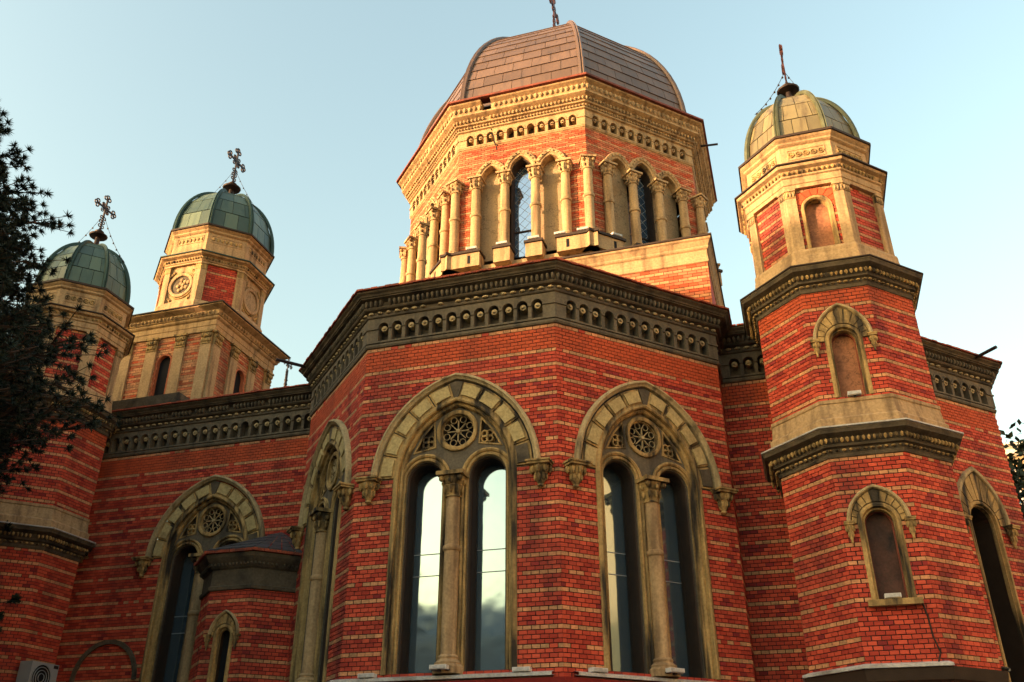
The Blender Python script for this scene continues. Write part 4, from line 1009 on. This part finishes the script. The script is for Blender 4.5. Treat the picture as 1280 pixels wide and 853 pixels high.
mb = MB(); mb.tube([FT.p(.36, .02, 4.2), FT.p(.385, .03, 4.0), FT.p(.40, .03, 3.75), FT.p(.45, .03, 3.55), FT.p(.40, .04, 3.42)], .012, 'iron', 5)
thing('cable', 'black cable hanging down the brick turret below the lower window sill', 'cable', me=mb.mesh('cable'))
def strand(p, q, label, n=7, sag=.12):
    p, q = Vector(p), Vector(q); t = thing('string_lights', label, 'string lights', group='strings of bulbs from the crosses')
    pts = [p.lerp(q, i/12)-Vector((0, 0, sag*4*(i/12)*(1-i/12))) for i in range(13)]
    mb = MB(); mb.tube(pts, .006, 'iron', 4); mb.obj('wire', t)
    for k in range(n):
        f = (k+.6)/n*12; i = min(11, int(f)); c = pts[i].lerp(pts[i+1], f-i); mb = MB(); mb.blob(LOC, c.x, -c.y, c.z-.02, .022, .022, .03, 'iron', 6); mb.obj('bulb', t)
for cx, cy, zt, zd, rd, nm in ((TX, TY, 15.55, 14.3, .75, 'right turret'), (TL[0], TL[1], 15.7, 14.2, .8, 'left turret behind the pine'), (QX, QY, 20.3, 18.6, .95, 'rear bell tower')):
    strand((cx, cy, zt), (cx-rd, cy-rd*.4, zd), 'string of bulbs down the left side of the %s dome' % nm)
    strand((cx, cy, zt), (cx+rd, cy+rd*.35, zd), 'string of bulbs down the right side of the %s dome' % nm)

# ================================================================== TREES
def pine(x, y, ztop, zlow, rad, label, n, seed, nw=.012, tn=40, tw=3, tl=.15, px=.6):
    rnd = random.Random(seed); t = thing('pine_tree', label, 'tree', (x, y, 0))
    mb = MB(); mb.tube([(0, 0, 0), (.05, 0, ztop*.35), (-.04, .05, ztop*.7), (0, 0, ztop)], .26, 'bark', 8, .04)
    nd = MB(); V = []; Fc = []
    def tuft(c, ax, r, k):
        for _ in range(k):
            d = Vector((rnd.gauss(0, 1), rnd.gauss(0, 1), rnd.gauss(0, 1))).normalized()+ax*.75
            d = d.normalized()*r*rnd.uniform(.7, 1.15); sd = d.cross(Vector((rnd.gauss(0, 1), rnd.gauss(0, 1), rnd.gauss(0, 1)))).normalized()*nw
            o = len(V); V.extend([tuple(c+sd), tuple(c-sd), tuple(c+d)]); Fc.append((o, o+1, o+2))
    for b in range(n):
        f = (b+.5)/n; z = zlow+(ztop-zlow)*f; az = b*2.399+rnd.uniform(-.3, .3)
        L = rad*((1-f)**px*.85+.16)*rnd.uniform(.65, 1.1)
        p0 = Vector((0, 0, z)); pts = [p0]; dr = Vector((cos(az), sin(az), .12+.35*f))
        for k in range(1, 6): pts.append(p0+dr*L*k/5+Vector((0, 0, .10*L*(k/5)**2+rnd.uniform(-.04, .04))))
        mb.tube([tuple(p) for p in pts], .05*(1-f)+.018, 'bark', 5, .008)
        for k in range(1, 6):
            for q in range(tw + (k > 2)*2):
                a2 = az+rnd.uniform(-1.2, 1.2); l2 = L*.30*rnd.uniform(.4, 1.1); e = pts[k]+Vector((cos(a2), sin(a2), rnd.uniform(-.1, .5)))*l2
                mb.tube([tuple(pts[k]), tuple(e)], .012, 'bark', 3, .006); ax = (e-pts[k]).normalized()
                tuft(e, ax, tl, tn); tuft(pts[k].lerp(e, .55), ax, tl*.9, tn*2//3)
    nd.add(V, Fc, 'needles'); mb.obj('trunk', t)
    me = bpy.data.meshes.new('crown'); me.from_pydata(V, [], Fc); me.materials.append(M['needles']); link('crown', me, t); return t
P1 = pine(-7.95, -8.95, 12.6, 6.3, 3.1, 'dark pine tree at the left edge in front of the left turret', 200, 3, .011, 42, 6, .12, 1.0)
P2 = pine(-11.3, -7.6, 13.2, 1.4, 3.3, 'broad pine added out of view on the left to block sky light', 170, 4, .05)  # P2 and its copies: pines added beyond the view to darken the left walls
for src, x, y, k, rz, lb in ((P1, -9.5, -7.5, 1.0, 100, 'dark pine tree half hidden behind the pine at the left edge'), (P2, -12.9, -5.2, 1.0, 70, 'second added light-blocking pine on the left, nearest the left turret'), (P2, -9.6, -10.3, 1.0, 130, 'broad pine added out of view by the street to block sky light'), (P2, -7.6, -12.6, .95, 200, 'added light-blocking pine nearest to the viewer, left of the view'), (P2, -13.4, -10.0, 1.05, 260, 'added light-blocking pine between the street and the town house on the left')):
    c = src.copy(); COL.objects.link(c); c.location = (x, y, 0); c.scale = (k, k, k); c.rotation_euler.z = radians(rz); c['label'] = lb
    for q in src.children: e = q.copy(); COL.objects.link(e); e.parent = c
def leafy(x, y, h, r, zc, label, seed, n=60):
    rnd = random.Random(seed); t = thing('leafy_tree', label, 'tree', (x, y, 0)); mb = MB(); V = []; Fc = []
    mb.tube([(0, 0, 0), (.1, 0, h*.3), (0, .1, h*.6), (0, 0, h*.85)], .3, 'bark', 8, .06)
    for b in range(n):
        d = Vector((rnd.gauss(0, 1), rnd.gauss(0, 1), rnd.gauss(0, .9))).normalized()*rnd.uniform(.45, 1)**.6
        c = Vector((d.x*r, d.y*r, zc+d.z*(h-zc))); mb.tube([(0, 0, zc*.8), tuple(c*.55+Vector((0, 0, zc*.4))), tuple(c)], .06, 'bark', 4, .01)
        for q in range(120):
            p = c+Vector((rnd.gauss(0, .36), rnd.gauss(0, .36), rnd.gauss(0, .28)))*r*.55; u = Vector((rnd.gauss(0, 1), rnd.gauss(0, 1), rnd.gauss(0, 1))).normalized()*.13; w = u.cross(Vector((rnd.gauss(0, 1), rnd.gauss(0, 1), 1))).normalized()*.07
            o = len(V); V.extend([tuple(p-u), tuple(p+w), tuple(p+u), tuple(p-w)]); Fc.append((o, o+1, o+2, o+3))
    mb.obj('trunk', t); me = bpy.data.meshes.new('crown'); me.from_pydata(V, [], Fc); me.materials.append(M['leaves']); link('crown', me, t)
leafy(11.9, 9.9, 10.9, 2.2, 7.6, 'dark leafy tree behind the right end of the church', 5)

# ================================================================== NEIGHBOURING BUILDINGS
def building(name, label, x0, x1, y0, y1, h, wallm, faces, floors, bays, pitched=0, roofm='slate'):
    t = thing(name, label, 'building', ((x0+x1)/2, (y0+y1)/2, 0)); cx, cy = (x0+x1)/2, (y0+y1)/2; a, b = (x1-x0)/2, (y1-y0)/2
    ch = [(-a, -b), (a, -b), (a, b), (-a, b)]
    mb = MB(); mb.plan(ch, [(0, 0), (0, h)], wallm, closed=True); poly(mb, ch, h, 'slate'); mb.obj('wall', t)
    mb = MB(); mb.plan(ch, [(0, h-.7), (.15, h-.6), (.2, h-.3), (.5, h-.1), (.5, h+.05), (0, h+.06)], 'cornice_white', closed=True); mb.obj('cornice', t)
    if pitched:
        mb = MB(); mb.add([(-a-.4, -b-.4, h+.05), (a+.4, -b-.4, h+.05), (a+.4, b+.4, h+.05), (-a-.4, b+.4, h+.05), (-a*.6 if a > b else 0, 0 if a > b else -b*.6, h+pitched), (a*.6 if a > b else 0, 0 if a > b else b*.6, h+pitched)], [(0, 1, 5, 4) if a > b else (0, 1, 4), (1, 2, 5) if a > b else (1, 2, 5, 4), (2, 3, 4, 5) if a > b else (2, 3, 5), (3, 0, 4) if a > b else (3, 0, 4, 5)], roofm); mb.obj('roof', t)
    for deg, half, ap in ((0, a, b), (90, b, a), (180, a, b), (270, b, a)):
        if deg not in faces: continue
        F = Fr(0, 0, deg, ap); fh = (h-1.2)/floors
        for fl in range(floors):
            for k in range(bays):
                s = -half+(k+.5)*2*half/bays; z = .9+fl*fh; mb = MB(); w = min(.6, half/bays*.5)
                mb.box(F, s-w-.12, s+w+.12, -.02, .08, z+fh*.62, z+fh*.68, 'cornice_white'); mb.box(F, s-w-.12, s+w+.12, -.02, .10, z-.1, z, 'cornice_white'); mb.box(F, s-w-.1, s-w, 0, .06, z, z+fh*.62, 'cornice_white'); mb.box(F, s+w, s+w+.1, 0, .06, z, z+fh*.62, 'cornice_white'); mb.box(F, s-.03, s+.03, .02, .04, z, z+fh*.62, 'cornice_white')
                o = mb.obj('window', t); mb = MB(); mb.box(F, s-w, s+w, 0, .015, z, z+fh*.62, 'glass_blue'); mb.obj('pane', o)
    return t
building('town_house', 'grey town house across the side street to the left of the church', -34, -19, -44, -6.6, 15.4, 'render_grey', (90,), 4, 8)
building('town_house', 'pale ochre town house facing the church from the right', 22, 36, -42, 4, 17, 'ochre', (270,), 4, 12)  # facade known from window reflection; enlarged and paled to bounce sunlight onto the church
building('town_house', 'long grey house with a slate roof behind the viewer', -46, 0, -64, -50, 12.0, 'render_grey', (180,), 3, 12, 4)
building('town_house', 'pale yellow building rising behind the tree on the right', 14, 40, 46, 60, 23.2, 'plaster', (0, 270), 6, 7)
